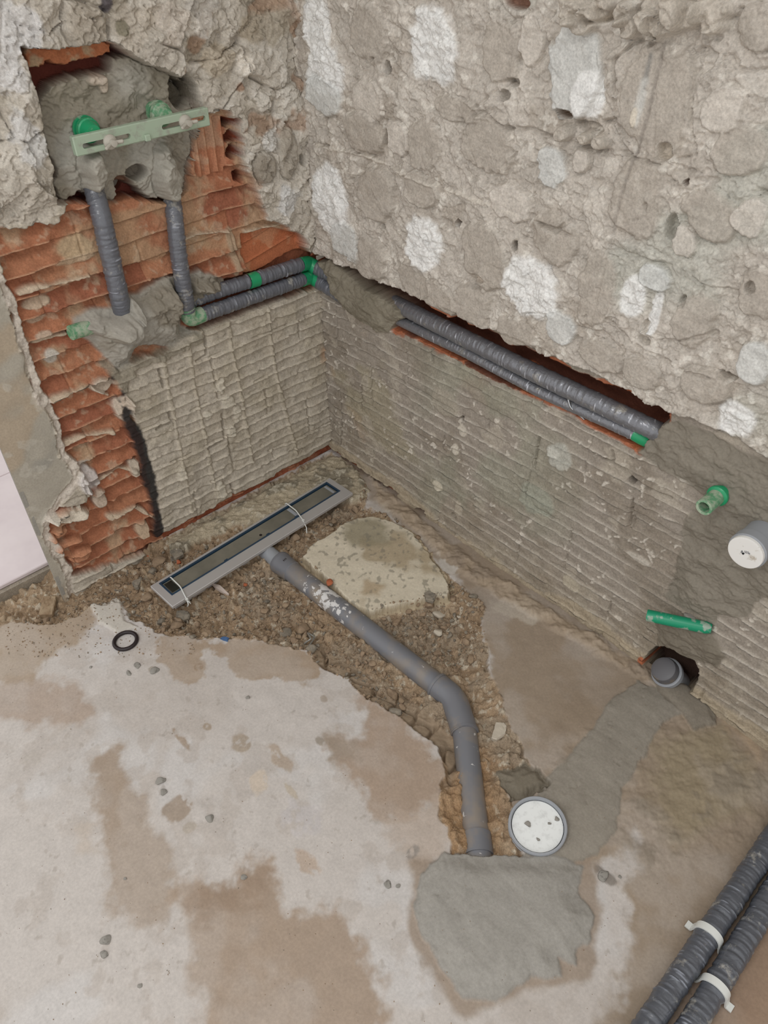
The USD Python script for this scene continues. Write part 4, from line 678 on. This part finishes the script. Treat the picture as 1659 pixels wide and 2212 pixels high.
# ---------------------------------------------------------------- outlets on the right wall
def out_len(base, axis, tip):
    ts = np.linspace(.01, .12, 111); return ts[np.argmin([np.linalg.norm(proj(base+axis*t_)-tip) for t_ in ts])]
b0 = RP((1556, 1066), .004); ax = np.array([0, -1.0, 0]); Lg = out_len(b0, ax, (1524, 1102))
o = thing('water_outlet', 'hollow green pipe outlet with bright collar standing out of the right wall', 'pipe', b0)
obj('collar', lathe([(.0, -.03), (.0170, -.03), (.0170, .006), (.0200, .007), (.0200, .012), (.0180, .014), (.014, .016), (0, .016)], b0, ax, 32), M_GREEN, o, 30)
obj('pipe', lathe([(.0100, .014), (.0152, .014), (.0155, Lg-.001), (.0148, Lg), (.0112, Lg), (.0104, Lg-.001), (.0100, .014)], b0, ax, 36), M_GREEN2, o, 30)
b0 = RP((1650, 1156), .0); Lg = out_len(b0, ax, (1610, 1190)); SC = np.eye(4); SC[[0, 2], [0, 2]] = .78; SC[:3, 3] = b0-SC[:3, :3]@b0; wp = thing('waste_pipe', 'grey waste pipe stub with a printed white cap on the right wall', 'waste pipe', b0)
obj('socket', lathe([(0, -.04), (.0405, -.04), (.0405, Lg-.024), (.0440, Lg-.022), (.0445, Lg-.004), (.0425, Lg-.002), (.040, Lg-.002), (.040, Lg-.008), (0, Lg-.008)], b0, ax, 48).apply_transform(SC), M_PVC2, wp, 30)
cp = obj('cap', lathe([(0, Lg-.008), (.0405, Lg-.008), (.0410, Lg+.002), (.0400, Lg+.004), (.0360, Lg+.0045), (0, Lg+.004)], b0, ax, 48).apply_transform(SC), M_CAPW, wp, 30)
mk = []
for dx, dz, sx, sz, an in ((-.0005, .0022, .0014, .0046, -.5), (.0020, .0032, .0014, .0050, -.5), (.0046, .0040, .0014, .0050, -.5), (.0070, .0036, .0022, .0034, -.5), (-.0042, -.0024, .0060, .0034, .3), (-.0022, -.0030, .0034, .0050, .3), (-.0056, .0006, .0026, .0026, .8)):   # the small grey print on the cap: too worn to read
    q_ = trimesh.creation.box([sx, .0006, sz]); q_.apply_transform(trimesh.transformations.rotation_matrix(an, [0, 1, 0])); q_.apply_translation(b0+ax*(Lg+.0043)+np.array([dx, 0, dz])); mk.append(q_)
obj('print', trimesh.util.concatenate(mk), M_INK, cp, False)
g0, g1 = RP((1526, 1356), .008), RP((1398, 1329), .050); gp = thing('green_pipe', 'slanting green pipe stub low on the right wall, smeared with cement', 'pipe', g0)
gd = (g1-g0)/np.linalg.norm(g1-g0); gl = np.linalg.norm(g1-g0)
obj('tube', lathe([(0, -.01), (.0095, -.01), (.0128, .001), (.0128, gl), (.0092, gl), (.0092, gl-.03), (0, gl-.03)], g0, gd, 28), mat('green_smeared', {'g': ('geometry', {}), 'd': ('noise_texture', {'scale': 38.0, 'detail': 4.0}), 'r': ('map_range', {'from_min': .52, 'from_max': .57, 'clamp': True}), 'm': ('mix_color', {'a': tuple(lin((20, 142, 104))), 'b': tuple(lin((146, 164, 148)))}), 'p': ('principled_bsdf', {'roughness': .4})},
    [('g.position', 'd.vector'), ('d.fac', 'r.value'), ('r.result', 'm.fac'), ('m.result', 'p.base_color')]), gp, 40)
sp = lumpy(.02, 71, .6); sp.apply_translation(RP((1490, 1335), .006)); obj('cement_splash', sp, M_CHIP, gp, 60)
e0 = RP((1450, 1462), -.012); e0[2] = max(e0[2], .0); ed_ = np.array([-.25, -.55, .8]); we = thing('waste_elbow', 'dark grey plugged waste elbow in the dark hole at the right wall foot', 'pipe fitting', e0)
obj('socket', lathe([(0, -.04), (.0290, -.04), (.0290, .018), (.0345, .020), (.0345, .032), (.0325, .034), (.0295, .034), (.0295, .030), (0, .030)], e0, ed_, 40), M_PVC2, we, 30)
obj('plug', lathe([(0, .028), (.0292, .028), (.0292, .046), (.0270, .053), (.0200, .057), (0, .058)], e0, ed_, 40), plain('sooty_pvc', (96, 95, 98), .5, bump=.2, dirt=(110, 102, 94)), we, 40)

# ---------------------------------------------------------------- linear shower drain
ZD = .022
q = [FP(p, ZD) for p in ((322, 1264), (712, 1034), (763, 1062), (374, 1312))]
A_ = (q[1]-q[0]+q[2]-q[3])/2; LD = np.linalg.norm(A_); A_ /= LD; B_ = (q[3]-q[0]+q[2]-q[1])/2; B_ -= A_*(B_@A_); WD = np.linalg.norm(B_); B_ /= WD; N_ = np.cross(A_, B_); N_ = N_ if N_[2] > 0 else -N_
cD = sum(q)/4; BD = np.stack([A_, np.cross(N_, A_), N_], 1); sg = 1 if BD[:, 1]@B_ > 0 else -1
dr = thing('shower_drain', 'long steel linear shower drain under film lying in the rubble by the left wall', 'shower drain', cD)
def dbox(a0, a1, b0, b1, z0, z1, bev=.001): return place(rbox(a0, a1, b0, b1, z0, z1, bev), cD, BD)
a_, b_ = LD/2-.020, WD/2-.0205; BO = -.0115*sg
fo = man(rbox(-LD/2, LD/2, -WD/2, WD/2, -.010, .0, .0015))-man(rbox(-LD/2+.020, LD/2-.020, BO-b_, BO+b_, -.03, .02, .0005))
obj('flange', place(tri(fo), cD, BD), M_BRUSHED, dr, 30)
fr = man(rbox(-a_, a_, BO-b_, BO+b_, -.010, .0012, .0004))-man(rbox(-a_+.0045, a_-.0045, BO-b_+.0045, BO+b_-.0045, -.03, .02, .0003)); obj('film_edge', place(tri(fr), cD, BD), M_NAVY, dr, 30)
obj('channel', place(tri(man(rbox(-a_, a_, BO-b_, BO+b_, -.052, -.009, .002))-man(rbox(-a_+.002, a_-.002, BO-b_+.002, BO+b_-.002, -.049, .01, .001))), cD, BD), M_BRUSHED, dr, 30)
obj('insert', dbox(-a_+.006, a_-.006, BO-b_+.006, BO+b_-.006, -.016, -.003), M_GLASSY, dr, 30)
for x0_, x1_ in ((-a_+.008, -a_+.03), (a_-.16, a_-.150), (a_-.020, a_-.012)):
    s_ = [x0_, x1_]; obj('film_strip', dbox(min(s_), max(s_), BO-b_+.010, BO+b_-.010, -.0030, -.0016, .0003), M_CLEAR if x0_ < 0 else M_PVC2, dr, False)
for x_ in (-.12, .02, .12): obj('clip', dbox(x_, x_+.010, BO+(b_-.006)*sg-.0025, BO+(b_-.006)*sg+.0025, -.004, .0012, .0004), M_NAVY, dr, False)
obj('hole', place(trimesh.creation.cylinder(.004, .0006, sections=20), cD+BD@np.array([.01, BO+.010*sg, -.0026]), BD), M_BLACK, dr, 30)
for px0, px1, tail, lb in (((368, 1248), (404, 1297), [(412, 1304), (408, 1296)], 'white nylon cable tie round the near left end of the shower drain'), ((617, 1088), (655, 1126), [(662, 1140), (663, 1152)], 'white nylon cable tie round the far right part of the shower drain')):
    p0, p1 = FP(px0, ZD), FP(px1, ZD); mid = (p0+p1)/2+N_*.004+A_*.006; d0 = (p0-p1)/np.linalg.norm(p0-p1)
    tie = thing('cable_tie', lb, 'cable tie', mid)
    obj('loop', tube(resample(rounded([p0-N_*.03-d0*.01, p0-N_*.012+d0*.004, p0+N_*.004, mid, p1+N_*.004, p1-N_*.012-d0*.004, p1-N_*.03+d0*.01], .008), .003), .0018, 10), M_TIE, tie, 60)
    obj('tail', tube(resample([p1+N_*.002, FP(tail[0], .012), FP(tail[1], .002)], .003), .0013, 8), M_TIE, tie, 60)
    hd = trimesh.creation.box([.006, .005, .004]); obj('head', place(hd, p1+N_*.0035, BD), M_TIE, tie, False)

# ---------------------------------------------------------------- grey drain pipe in the trench
ZP = -.012
k0, k1, k2, k3 = FP((572, 1188), ZP+.004), FP((968, 1499), ZP-.006), FP((1000, 1548), ZP-.010), FP((1036, 1872), ZP-.014)
k1b = (k1*.6+k2*.4)
dp = thing('drain_pipe', 'grey plastic drain pipe running through the trench from shower drain to mortar patch', 'drain pipe', k1)
rp = .0265
obj('spigot', tube(resample([k0+(k0-k1)/np.linalg.norm(k0-k1)*.05, FP((610, 1220), ZP+.004)], .01), .0215, 32), M_PVC2, dp, 40)
uu = (k1-k0)/np.linalg.norm(k1-k0); s0 = FP((604, 1214), ZP+.003)
obj('socket', lathe([(.0215, -.003), (.0300, -.003), (.0312, .001), (.0312, .010), (.0295, .013), (.0285, .05), (.0262, .052)], s0, uu, 36), M_PVC, dp, 40)
M_PIPE = mat('splashed_pvc', {'g': ('geometry', {}), 'd': ('noise_texture', {'scale': 14.0, 'detail': 4.0}), 'dr': ('map_range', {'from_min': .42, 'from_max': .68, 'clamp': True}), 'a': ('mix_color', {'a': tuple(lin((114, 115, 120))), 'b': tuple(lin((142, 130, 116)))}),
    's': ('noise_texture', {'scale': 55.0, 'detail': 5.0, 'roughness': .6, 'distortion': .4}), 'l': ('vector_math', {'math_type': 'distance', 'vector2': tuple(FP((705, 1290), .01))}), 'lr': ('map_range', {'from_min': .0, 'from_max': .10, 'to_min': .16, 'to_max': -.06, 'clamp': True}), 'add': ('math', {'math_type': 'add'}), 'sr': ('map_range', {'from_min': .60, 'from_max': .635, 'clamp': True}),
    'b': ('mix_color', {'b': tuple(lin((206, 204, 202)))}), 'p': ('principled_bsdf', {'roughness': .45})},
    [('g.position', 'd.vector'), ('g.position', 's.vector'), ('g.position', 'l.vector1'), ('d.fac', 'dr.value'), ('dr.result', 'a.fac'), ('l.value', 'lr.value'), ('s.fac', 'add.value1'), ('lr.result', 'add.value2'), ('add.value', 'sr.value'), ('a.result', 'b.a'), ('sr.result', 'b.fac'), ('b.result', 'p.base_color')])
obj('pipe', tube(resample([s0+uu*.045, k1-uu*.02], .02), rp, 36), M_PIPE, dp, 40)
w_ = (k3-k2)/np.linalg.norm(k3-k2)
obj('elbow', tube(resample(rounded([k1-uu*.034, k1+uu*.018, k2+w_*.040], .03, 10), .005), .0296, 36), M_PVC, dp, 40)
obj('collar', tube([k1-uu*.036, k1-uu*.030], .0308, 36), M_PVC, dp, 30); obj('collar', tube([k2+w_*.036, k2+w_*.042], .0308, 36), M_PVC, dp, 30)
obj('pipe', tube(resample([k2+w_*.02, k3], .02), rp, 36), M_PIPE, dp, 40)
obj('collar', tube([k3-w_*.062, k3-w_*.02], .0292, 36), M_PVC, dp, 40)

mk = []
for k in range(3):                                              # three worn strokes of print on the socket
    c_ = s0+uu*(.026+.0006*k); up_ = np.array([0, 0, 1.0]); up_ -= uu*(up_@uu); up_ /= np.linalg.norm(up_); sd_ = np.cross(uu, up_); a_k = -.10+.14*k; n_k = up_*math.cos(a_k)+sd_*math.sin(a_k)
    mk.append(place(trimesh.creation.box([.0055, .0022, .0006]), c_+n_k*.0289, np.stack([uu, np.cross(n_k, uu), n_k], 1)))
obj('print', trimesh.util.concatenate(mk), M_BLACK, dp, False)
# ---------------------------------------------------------------- inspection cap
cl = FP((1161, 1785), .012); axl = np.array([EYE[0]-cl[0], EYE[1]-cl[1], 0]); axl = np.array([0, 0, 1.0])+.16*axl/np.linalg.norm(axl)
ic = thing('inspection_cap', 'round white drain cap in a grey plastic ring beside the fresh mortar', 'drain cap', cl)
obj('ring', lathe([(.0490, -.05), (.0530, -.05), (.0530, -.012), (.0555, -.011), (.0555, -.007), (.0535, -.006), (.0535, -.003), (.0555, -.002), (.0560, .006), (.0545, .008), (.0515, .008), (.0505, .006), (.0490, -.004), (.0490, -.05)], cl, axl, 64), M_PVC2, ic, 30)
obj('lid', lathe([(0, -.012), (.0488, -.012), (.0492, -.002), (.0485, .0015), (.0450, .0022), (0, .0022)], cl, axl, 64), M_WHITE, ic, 30)
nl = axl/np.linalg.norm(axl)
for k, (px, r, lb) in enumerate((((1141, 1779), .0075, 'largest grey mortar crumb on the white lid, left of its centre'), ((1187, 1779), .004, 'small grey mortar crumb on the white lid, beside the one at its right rim'), ((1203, 1770), .006, 'grey mortar crumb near the right rim of the white lid'), ((1162, 1813), .005, 'small grey mortar crumb low on the white lid'))):
    rr_ = ray(px); p = EYE+rr_*(((cl+nl*.0025-EYE)@nl)/(rr_@nl)); m = lumpy(r, 300+k, .35, 2); m = place(m, p+nl*r*.15, frame(nl)); tag(obj('mortar_crumb', m, M_CHIP, None, 40), lb, 'crumb')

# ---------------------------------------------------------------- the two insulated pipes on the floor and their clips
rf = .0205; zf = .0205
P1 = [FP((1401+(1401-1659)*.25, 2212+(2212-1827)*.25), zf), FP((1401, 2212), zf), FP((1530, 2020), zf), FP((1659, 1827), zf), FP((1659+330, 1827-490), zf)]
P2 = [FP((1496-75, 2212+118), zf), FP((1496, 2212), zf), FP((1575, 2085), zf), FP((1665, 1935), zf), FP((1665+330, 1935-510), zf)]
for P_, lb, sd in ((P1, 'left one of two grey insulated pipes clipped to the floor, lower right', 41), (P2, 'right one of two grey insulated pipes clipped to the floor, lower right', 42)):
    t_ = thing('insulated_pipe', lb, 'pipe', P_[2]); pa = np.array(P_); pa = pa[[0, -1]] if False else pa
    pth_ = resample(rounded(pa, .03), .005); pth_ = pth_[pth_[:, 1] < -.03]
    sleeve(pth_, rf, t_, sd, rr=0, c=(84, 87, 94), ticks=.3)
for (pa, pb), P_, lb in ((((1500, 1972), (1549, 2030)), P1, 'white plastic clip strapping the left insulated floor pipe'), (((1521, 2098), (1580, 2154)), P2, 'white plastic clip strapping the right insulated floor pipe')):
    m_ = FP(((pa[0]+pb[0])/2, (pa[1]+pb[1])/2), zf+rf); d_ = np.array(P_[3])-np.array(P_[1]); d_ /= np.linalg.norm(d_); s0_ = np.array(P_[1]); c_ = s0_+d_*((m_-s0_)@d_); x_ = np.cross(d_, [0, 0, 1.0]); x_ /= np.linalg.norm(x_)
    g = np.linspace(math.pi*1.02, -.02*math.pi, 22); pts = [c_+x_*math.cos(a)*(rf+.0024)+np.array([0, 0, 1])*math.sin(a)*(rf+.0024) for a in g]
    pts = [c_-x_*(rf+.016)+[0, 0, -.016], c_-x_*(rf+.006)+[0, 0, -.016]]+pts+[c_+x_*(rf+.006)+[0, 0, -.016], c_+x_*(rf+.016)+[0, 0, -.016]]
    pts = resample(pts, .003); tn = np.gradient(pts, axis=0); tn /= np.linalg.norm(tn, axis=1, keepdims=True); nn = np.cross(tn, d_); w2, t2 = .0065, .0016
    v = np.concatenate([pts+d_*a*w2+nn*b*t2 for a, b in ((-1, -1), (1, -1), (1, 1), (-1, 1))]); n_ = len(pts); f = []
    for k in range(4):
        o_, e_ = k*n_, ((k+1) % 4)*n_; i_ = np.arange(n_-1); f += [np.stack([o_+i_, e_+i_, e_+i_+1], 1), np.stack([o_+i_, e_+i_+1, o_+i_+1], 1)]
    f += [np.array([[0, n_, 2*n_], [0, 2*n_, 3*n_], [n_-1, 3*n_-1, 2*n_-1], [n_-1, 4*n_-1, 3*n_-1]])]
    m = trimesh.Trimesh(v, np.concatenate(f), process=False); m.invert() if m.volume < 0 else None
    c2 = thing('pipe_clip', lb, 'pipe clip', c_); obj('strap', m, M_TIE, c2, 40)

# ---------------------------------------------------------------- small things on the floor
def on(px, dz=0.0): p = FP(px, 0); p[2] = floor_h(p[0], p[1])+dz; return FP(px, p[2])
p = on((271, 1384), .0045); g = np.linspace(0, 2*np.pi, 49)[:-1]; tor = trimesh.creation.torus(.0265, .0046, major_sections=48, minor_sections=16); tor.apply_translation(p)
tag(obj('rubber_ring', tor, M_BLACK, None, 50), 'black rubber sealing ring lying on the pale floor', 'rubber ring')
def top_h(x, y, w):
    i, j = int((x-F.u0)/F.step), int((-y-F.v0)/F.step); k = max(1, int(w/F.step)); return float(np.percentile(F.h[max(i-k, 0):i+k+1, max(j-k, 0):j+k+1], 75))
def onto(px, w, dz=0.0): p = FP(px, 0); return FP(px, top_h(p[0], p[1], w)+dz)
def slab(px, l, w, t, ang, seed, mt, name, lb, cat, tilt=0.0, group=None, sink=.3):
    rng = np.random.default_rng(seed); n = 9; a = np.sort(rng.uniform(0, 2*np.pi, n)); rad = rng.uniform(.75, 1.05, n)
    pts = np.concatenate([np.stack([np.cos(a)*rad*l/2*s, np.sin(a)*rad*w/2*s, np.full(n, z)], 1) for z, s in ((-t/2, .9), (t*.2, 1.0), (t/2, .9))])
    m = tri(m3.Manifold.hull_points(pts.astype(np.float32))); m = m.subdivide_to_size(max(l/7, .004)); v = m.vertices; v += (meshkit.noise(v*260+seed, seed)[:, None]-.5)*.0022
    B = frame((math.sin(tilt), 0, math.cos(tilt)), (1, 0, 0))@frame((0, 0, 1), (math.cos(ang), math.sin(ang), 0)); m = place(m, onto(px, min(l, w)*.4, t*(.55-sink)), B)
    return tag(obj(name, m, mt, None, 40), lb, cat, group)
blk = rbox(-.030, .030, -.016, .016, -.010, .010, .002); blk = blk.subdivide_to_size(.006); blk.vertices += (meshkit.noise(blk.vertices*180, 5)[:, None]-.5)*.003
tag(obj('mortar_offcut', place(blk, onto((104, 1312), .02, .008), frame((.15, .1, 1), (.8, -.55, 0))), M_WOODY, None, 40), 'brown bar-shaped mortar offcut on the dusty floor near the door opening', 'offcut')
slab((138, 1268), .055, .04, .014, .6, 61, M_WOODY, 'mortar_offcut', 'brown flat offcut close to the foot of the broken red bricks', 'offcut'); slab((478, 1273), .075, .016, .010, .25, 62, M_SHARD, 'tile_shard', 'pinkish white shard lying against the shower drain', 'shard', .1, sink=-.3)
slab((485, 1382), .026, .020, .005, .3, 63, M_BLUE, 'plastic_scrap', 'small blue scrap at the edge of the rubble', 'scrap', sink=.1)
for px, r, lb in (((712, 1257), .014, 'red brick bit between the grey drain pipe and the slab'), ((530, 1263), .009, 'red brick bit in the rubble in front of the shower drain'), ((385, 1213), .009, 'red brick bit behind the left end of the shower drain'), ((326, 1200), .010, 'dark red brick bit in the rubble under the left wall')):
    m = lumpy(r, int(px[0]), .7); m.apply_translation(onto(px, r*.7, r*.4)); tag(obj('brick_bit', m, M_REDBIT, None, 35), lb, 'brick bit')
w = thing('wire_clip', 'bent pale wire clip in the rubble left of the drain pipe', 'wire', on((665, 1385), .008)); obj('wire', tube(resample(rounded([on((655, 1392), .008), on((672, 1380), .014), on((664, 1366), .012), on((680, 1376), .010), on((668, 1395), .008)], .006), .003), .0022, 10), M_ZINC, w, 60)
for px, l, w_, lb in (((383, 1197), .042, .036, 'flat round grey mortar cake behind the left end of the shower drain'), ((300, 1262), .036, .034, 'grey mortar cake left of the shower drain'), ((395, 1330), .045, .03, 'grey mortar cake in front of the left end of the shower drain'), ((928, 1290), .04, .034, 'dark grey mortar cake at the right tip of the cream slab'), ((1075, 1580), .045, .05, 'pale crumbly plaster lump right of the drain pipe')):
    slab(px, l, w_, .014, .4, int(px[0]), M_PALE if px[0] == 1075 else M_CLOD2, 'mortar_cake', lb, 'mortar lump')
for k, (px, r, lb) in enumerate((((345, 1687), .014, 'long grey crumb on the pale floor, upper of a pair left of a brown blot'), ((353, 1712), .010, 'grey crumb on the pale floor, lower of a pair left of a brown blot'), ((453, 1766), .013, 'grey crumb on the pale floor right of a brown blot'), ((228, 2031), .014, 'grey crumb near the lower left, upper of a pair'), ((223, 2060), .012, 'grey crumb near the lower left, lower of a pair'),
        ((296, 1438), .011, 'grey crumb on the pale floor, nearest below the black ring'), ((277, 1454), .010, 'dark grey crumb on the pale floor, left one below the black ring'), ((334, 1447), .012, 'brown grey crumb on the pale floor, right one below the black ring'), ((536, 1507), .007, 'small dark crumb on the pale floor left of the trench edge'), ((196, 1441), .006, 'tiny grey crumb left of those below the black ring'),
        ((839, 1910), .010, 'dark crumb on the floor left of the round mortar patch'), ((861, 1914), .006, 'tiny dark crumb touching the left edge of the round mortar patch'), ((527, 1893), .006, 'tiny pale crumb on the big brown stain'), ((303, 2128), .006, 'tiny curled crumb at the lower left of the floor'), ((270, 1898), .006, 'tiny brown crumb on the tall brown stain'), ((1300, 1890), .015, 'brown grey crumb right of the round mortar patch'), ((1340, 1895), .005, 'tiny crumb on the pale floor right of the mortar patch'))):
    r *= .85; m = lumpy(r, 400+k, .45); m = place(m, on(px, r*.15), frame((0, 0, 1), (math.cos(k), math.sin(k), 0))); tag(obj('mortar_crumb', m, M_CHIP, None, 40), lb, 'crumb')
# clods of rubble in the trench
rng = np.random.default_rng(77); TRUV = F.poly(TR); bad = [F.poly(q_) for q_ in (SL, [(310, 1262), (712, 1028), (775, 1062), (372, 1322)], [(930, 1835), (1110, 1835), (1110, 1900), (930, 1900)], [(352, 1168), (716, 976), (790, 1040), (770, 1085), (600, 1125), (380, 1195)])]
def inside(P, x, y):
    P = np.asarray(P); a, b = P, np.roll(P, -1, 0); return bool((((a[:, 1] > y) != (b[:, 1] > y)) & (x < (b[:, 0]-a[:, 0])*(y-a[:, 1])/(b[:, 1]-a[:, 1]+1e-12)+a[:, 0])).sum() % 2)
def segd(p, a, b): e = (b-a)[:2]; t_ = np.clip(((p-a[:2])@e)/(e@e), 0, 1); return np.linalg.norm(p-a[:2]-e*t_)
def spot():
    while True:
        x, v = rng.uniform(-.02, .85), rng.uniform(.0, 1.05)
        if inside(TRUV, x, v) and not any(inside(b_, x, v) for b_ in bad) and x > .01:
            p_ = np.array([x, -v])
            if min(segd(p_, k0, k1), segd(p_, k2, k3)) > .040: return x, -v
protos = [lumpy(1.0, 500+k, .75, 2) for k in range(8)]
placed = []
n_clod = 0
while n_clod < 210:
    x, y = spot(); r = rng.uniform(.005, .011)*(1.0 if n_clod < 130 else .75)
    if n_clod < 26: r = rng.uniform(.012, .018)
    if any((x-a)**2+(y-b)**2 < (.8*(r+c))**2 for a, b, c in placed): continue
    placed.append((x, y, r)); n_clod += 1; m = protos[n_clod % 8].copy(); a = rng.uniform(0, 6.28); m.apply_scale(r); m = place(m, (x, y, floor_h(x, y)+r*.3), frame((rng.normal(0, .25), rng.normal(0, .25), 1), (math.cos(a), math.sin(a), 0)))
    big = r > .0118; t_ = rng.uniform(); tone = M_CLOD if t_ < .78 else M_CLOD2 if t_ < .95 else M_PALE
    px_ = proj((x, y, 0)); tn_ = {M_CLOD: 'brown', M_CLOD2: 'grey', M_PALE: 'pale'}[tone]; xx, yy = px_
    where = ('between the shower drain and the left wall' if yy < 1262-(xx-322)*.59 else 'left of the shower drain near the red bricks' if xx < 340 else 'at the far side of the cream slab' if xx > 690 and yy < 1165 and yy < 1100+(xx-760)*.6 else 'between the grey pipe and the cream slab' if xx > 600+(yy-1200)*1.22 and yy < 1330 else
             'right of the long stretch of grey pipe' if xx > 590+(yy-1200)*1.25 and yy < 1500 else 'beside the short lower stretch of grey pipe' if yy > 1545 else 'just in front of the shower drain' if yy < 1330 and xx < 620 else 'left of the long stretch of grey pipe' if xx > 560 else 'along the front edge of the rubble')
    lbl = f'{tn_} {"larger" if big else "small"} mortar clod {where}'
    tag(obj('rubble_clod', m, tone, None, 40), lbl, 'rubble clod', lbl.replace('clod', 'clods'))
# fine gravel: nobody could count it
gr = UsdGeom.PointInstancer.Define(stage, '/World/gravel'); tag(gr, 'fine grit and tiny chips strewn over the trench rubble and floor edge', 'gravel', None, 'stuff')
pr_ = []
for k, mt in enumerate((M_CLOD, M_CLOD2, M_CLOD, M_CLOD)):
    m = lumpy(1.0, 600+k, .7, 1); pm = usdkit.mesh(stage, f'/World/gravel/grain_{k:03d}', (m.vertices, m.faces), mt); pr_.append(pm.GetPath())
N = 5200; pos, idx, sc, qu = [], [], [], []
for k in range(N):
    if k < 4300: x, y = spot()
    elif k < 4800: p = FP((rng.uniform(-20, 420), rng.uniform(1290, 1420))); x, y = p[0], p[1]
    else: p = FP((rng.uniform(0, 1500), rng.uniform(1420, 2212))); x, y = p[0], p[1]
    if x < 0.01: continue
    r = (rng.uniform(.0010, .0030) if k < 3400 else rng.uniform(.003, .0065)) if k < 4300 else rng.uniform(.001, .003) if k < 4800 else rng.uniform(.0005, .0014); pos.append((x, y, floor_h(x, y)+r*.3)); idx.append(int(rng.integers(4))); sc.append((r, r, r*rng.uniform(.6, 1))); q4 = rng.normal(0, 1, 4); q4 /= np.linalg.norm(q4); qu.append(Gf.Quath(*map(float, q4)))
gr.CreatePrototypesRel().SetTargets(pr_); gr.CreatePositionsAttr(Vt.Vec3fArray.FromNumpy(np.array(pos, np.float32))); gr.CreateProtoIndicesAttr(Vt.IntArray(idx)); gr.CreateScalesAttr(Vt.Vec3fArray.FromNumpy(np.array(sc, np.float32))); gr.CreateOrientationsAttr(Vt.QuathArray(qu))
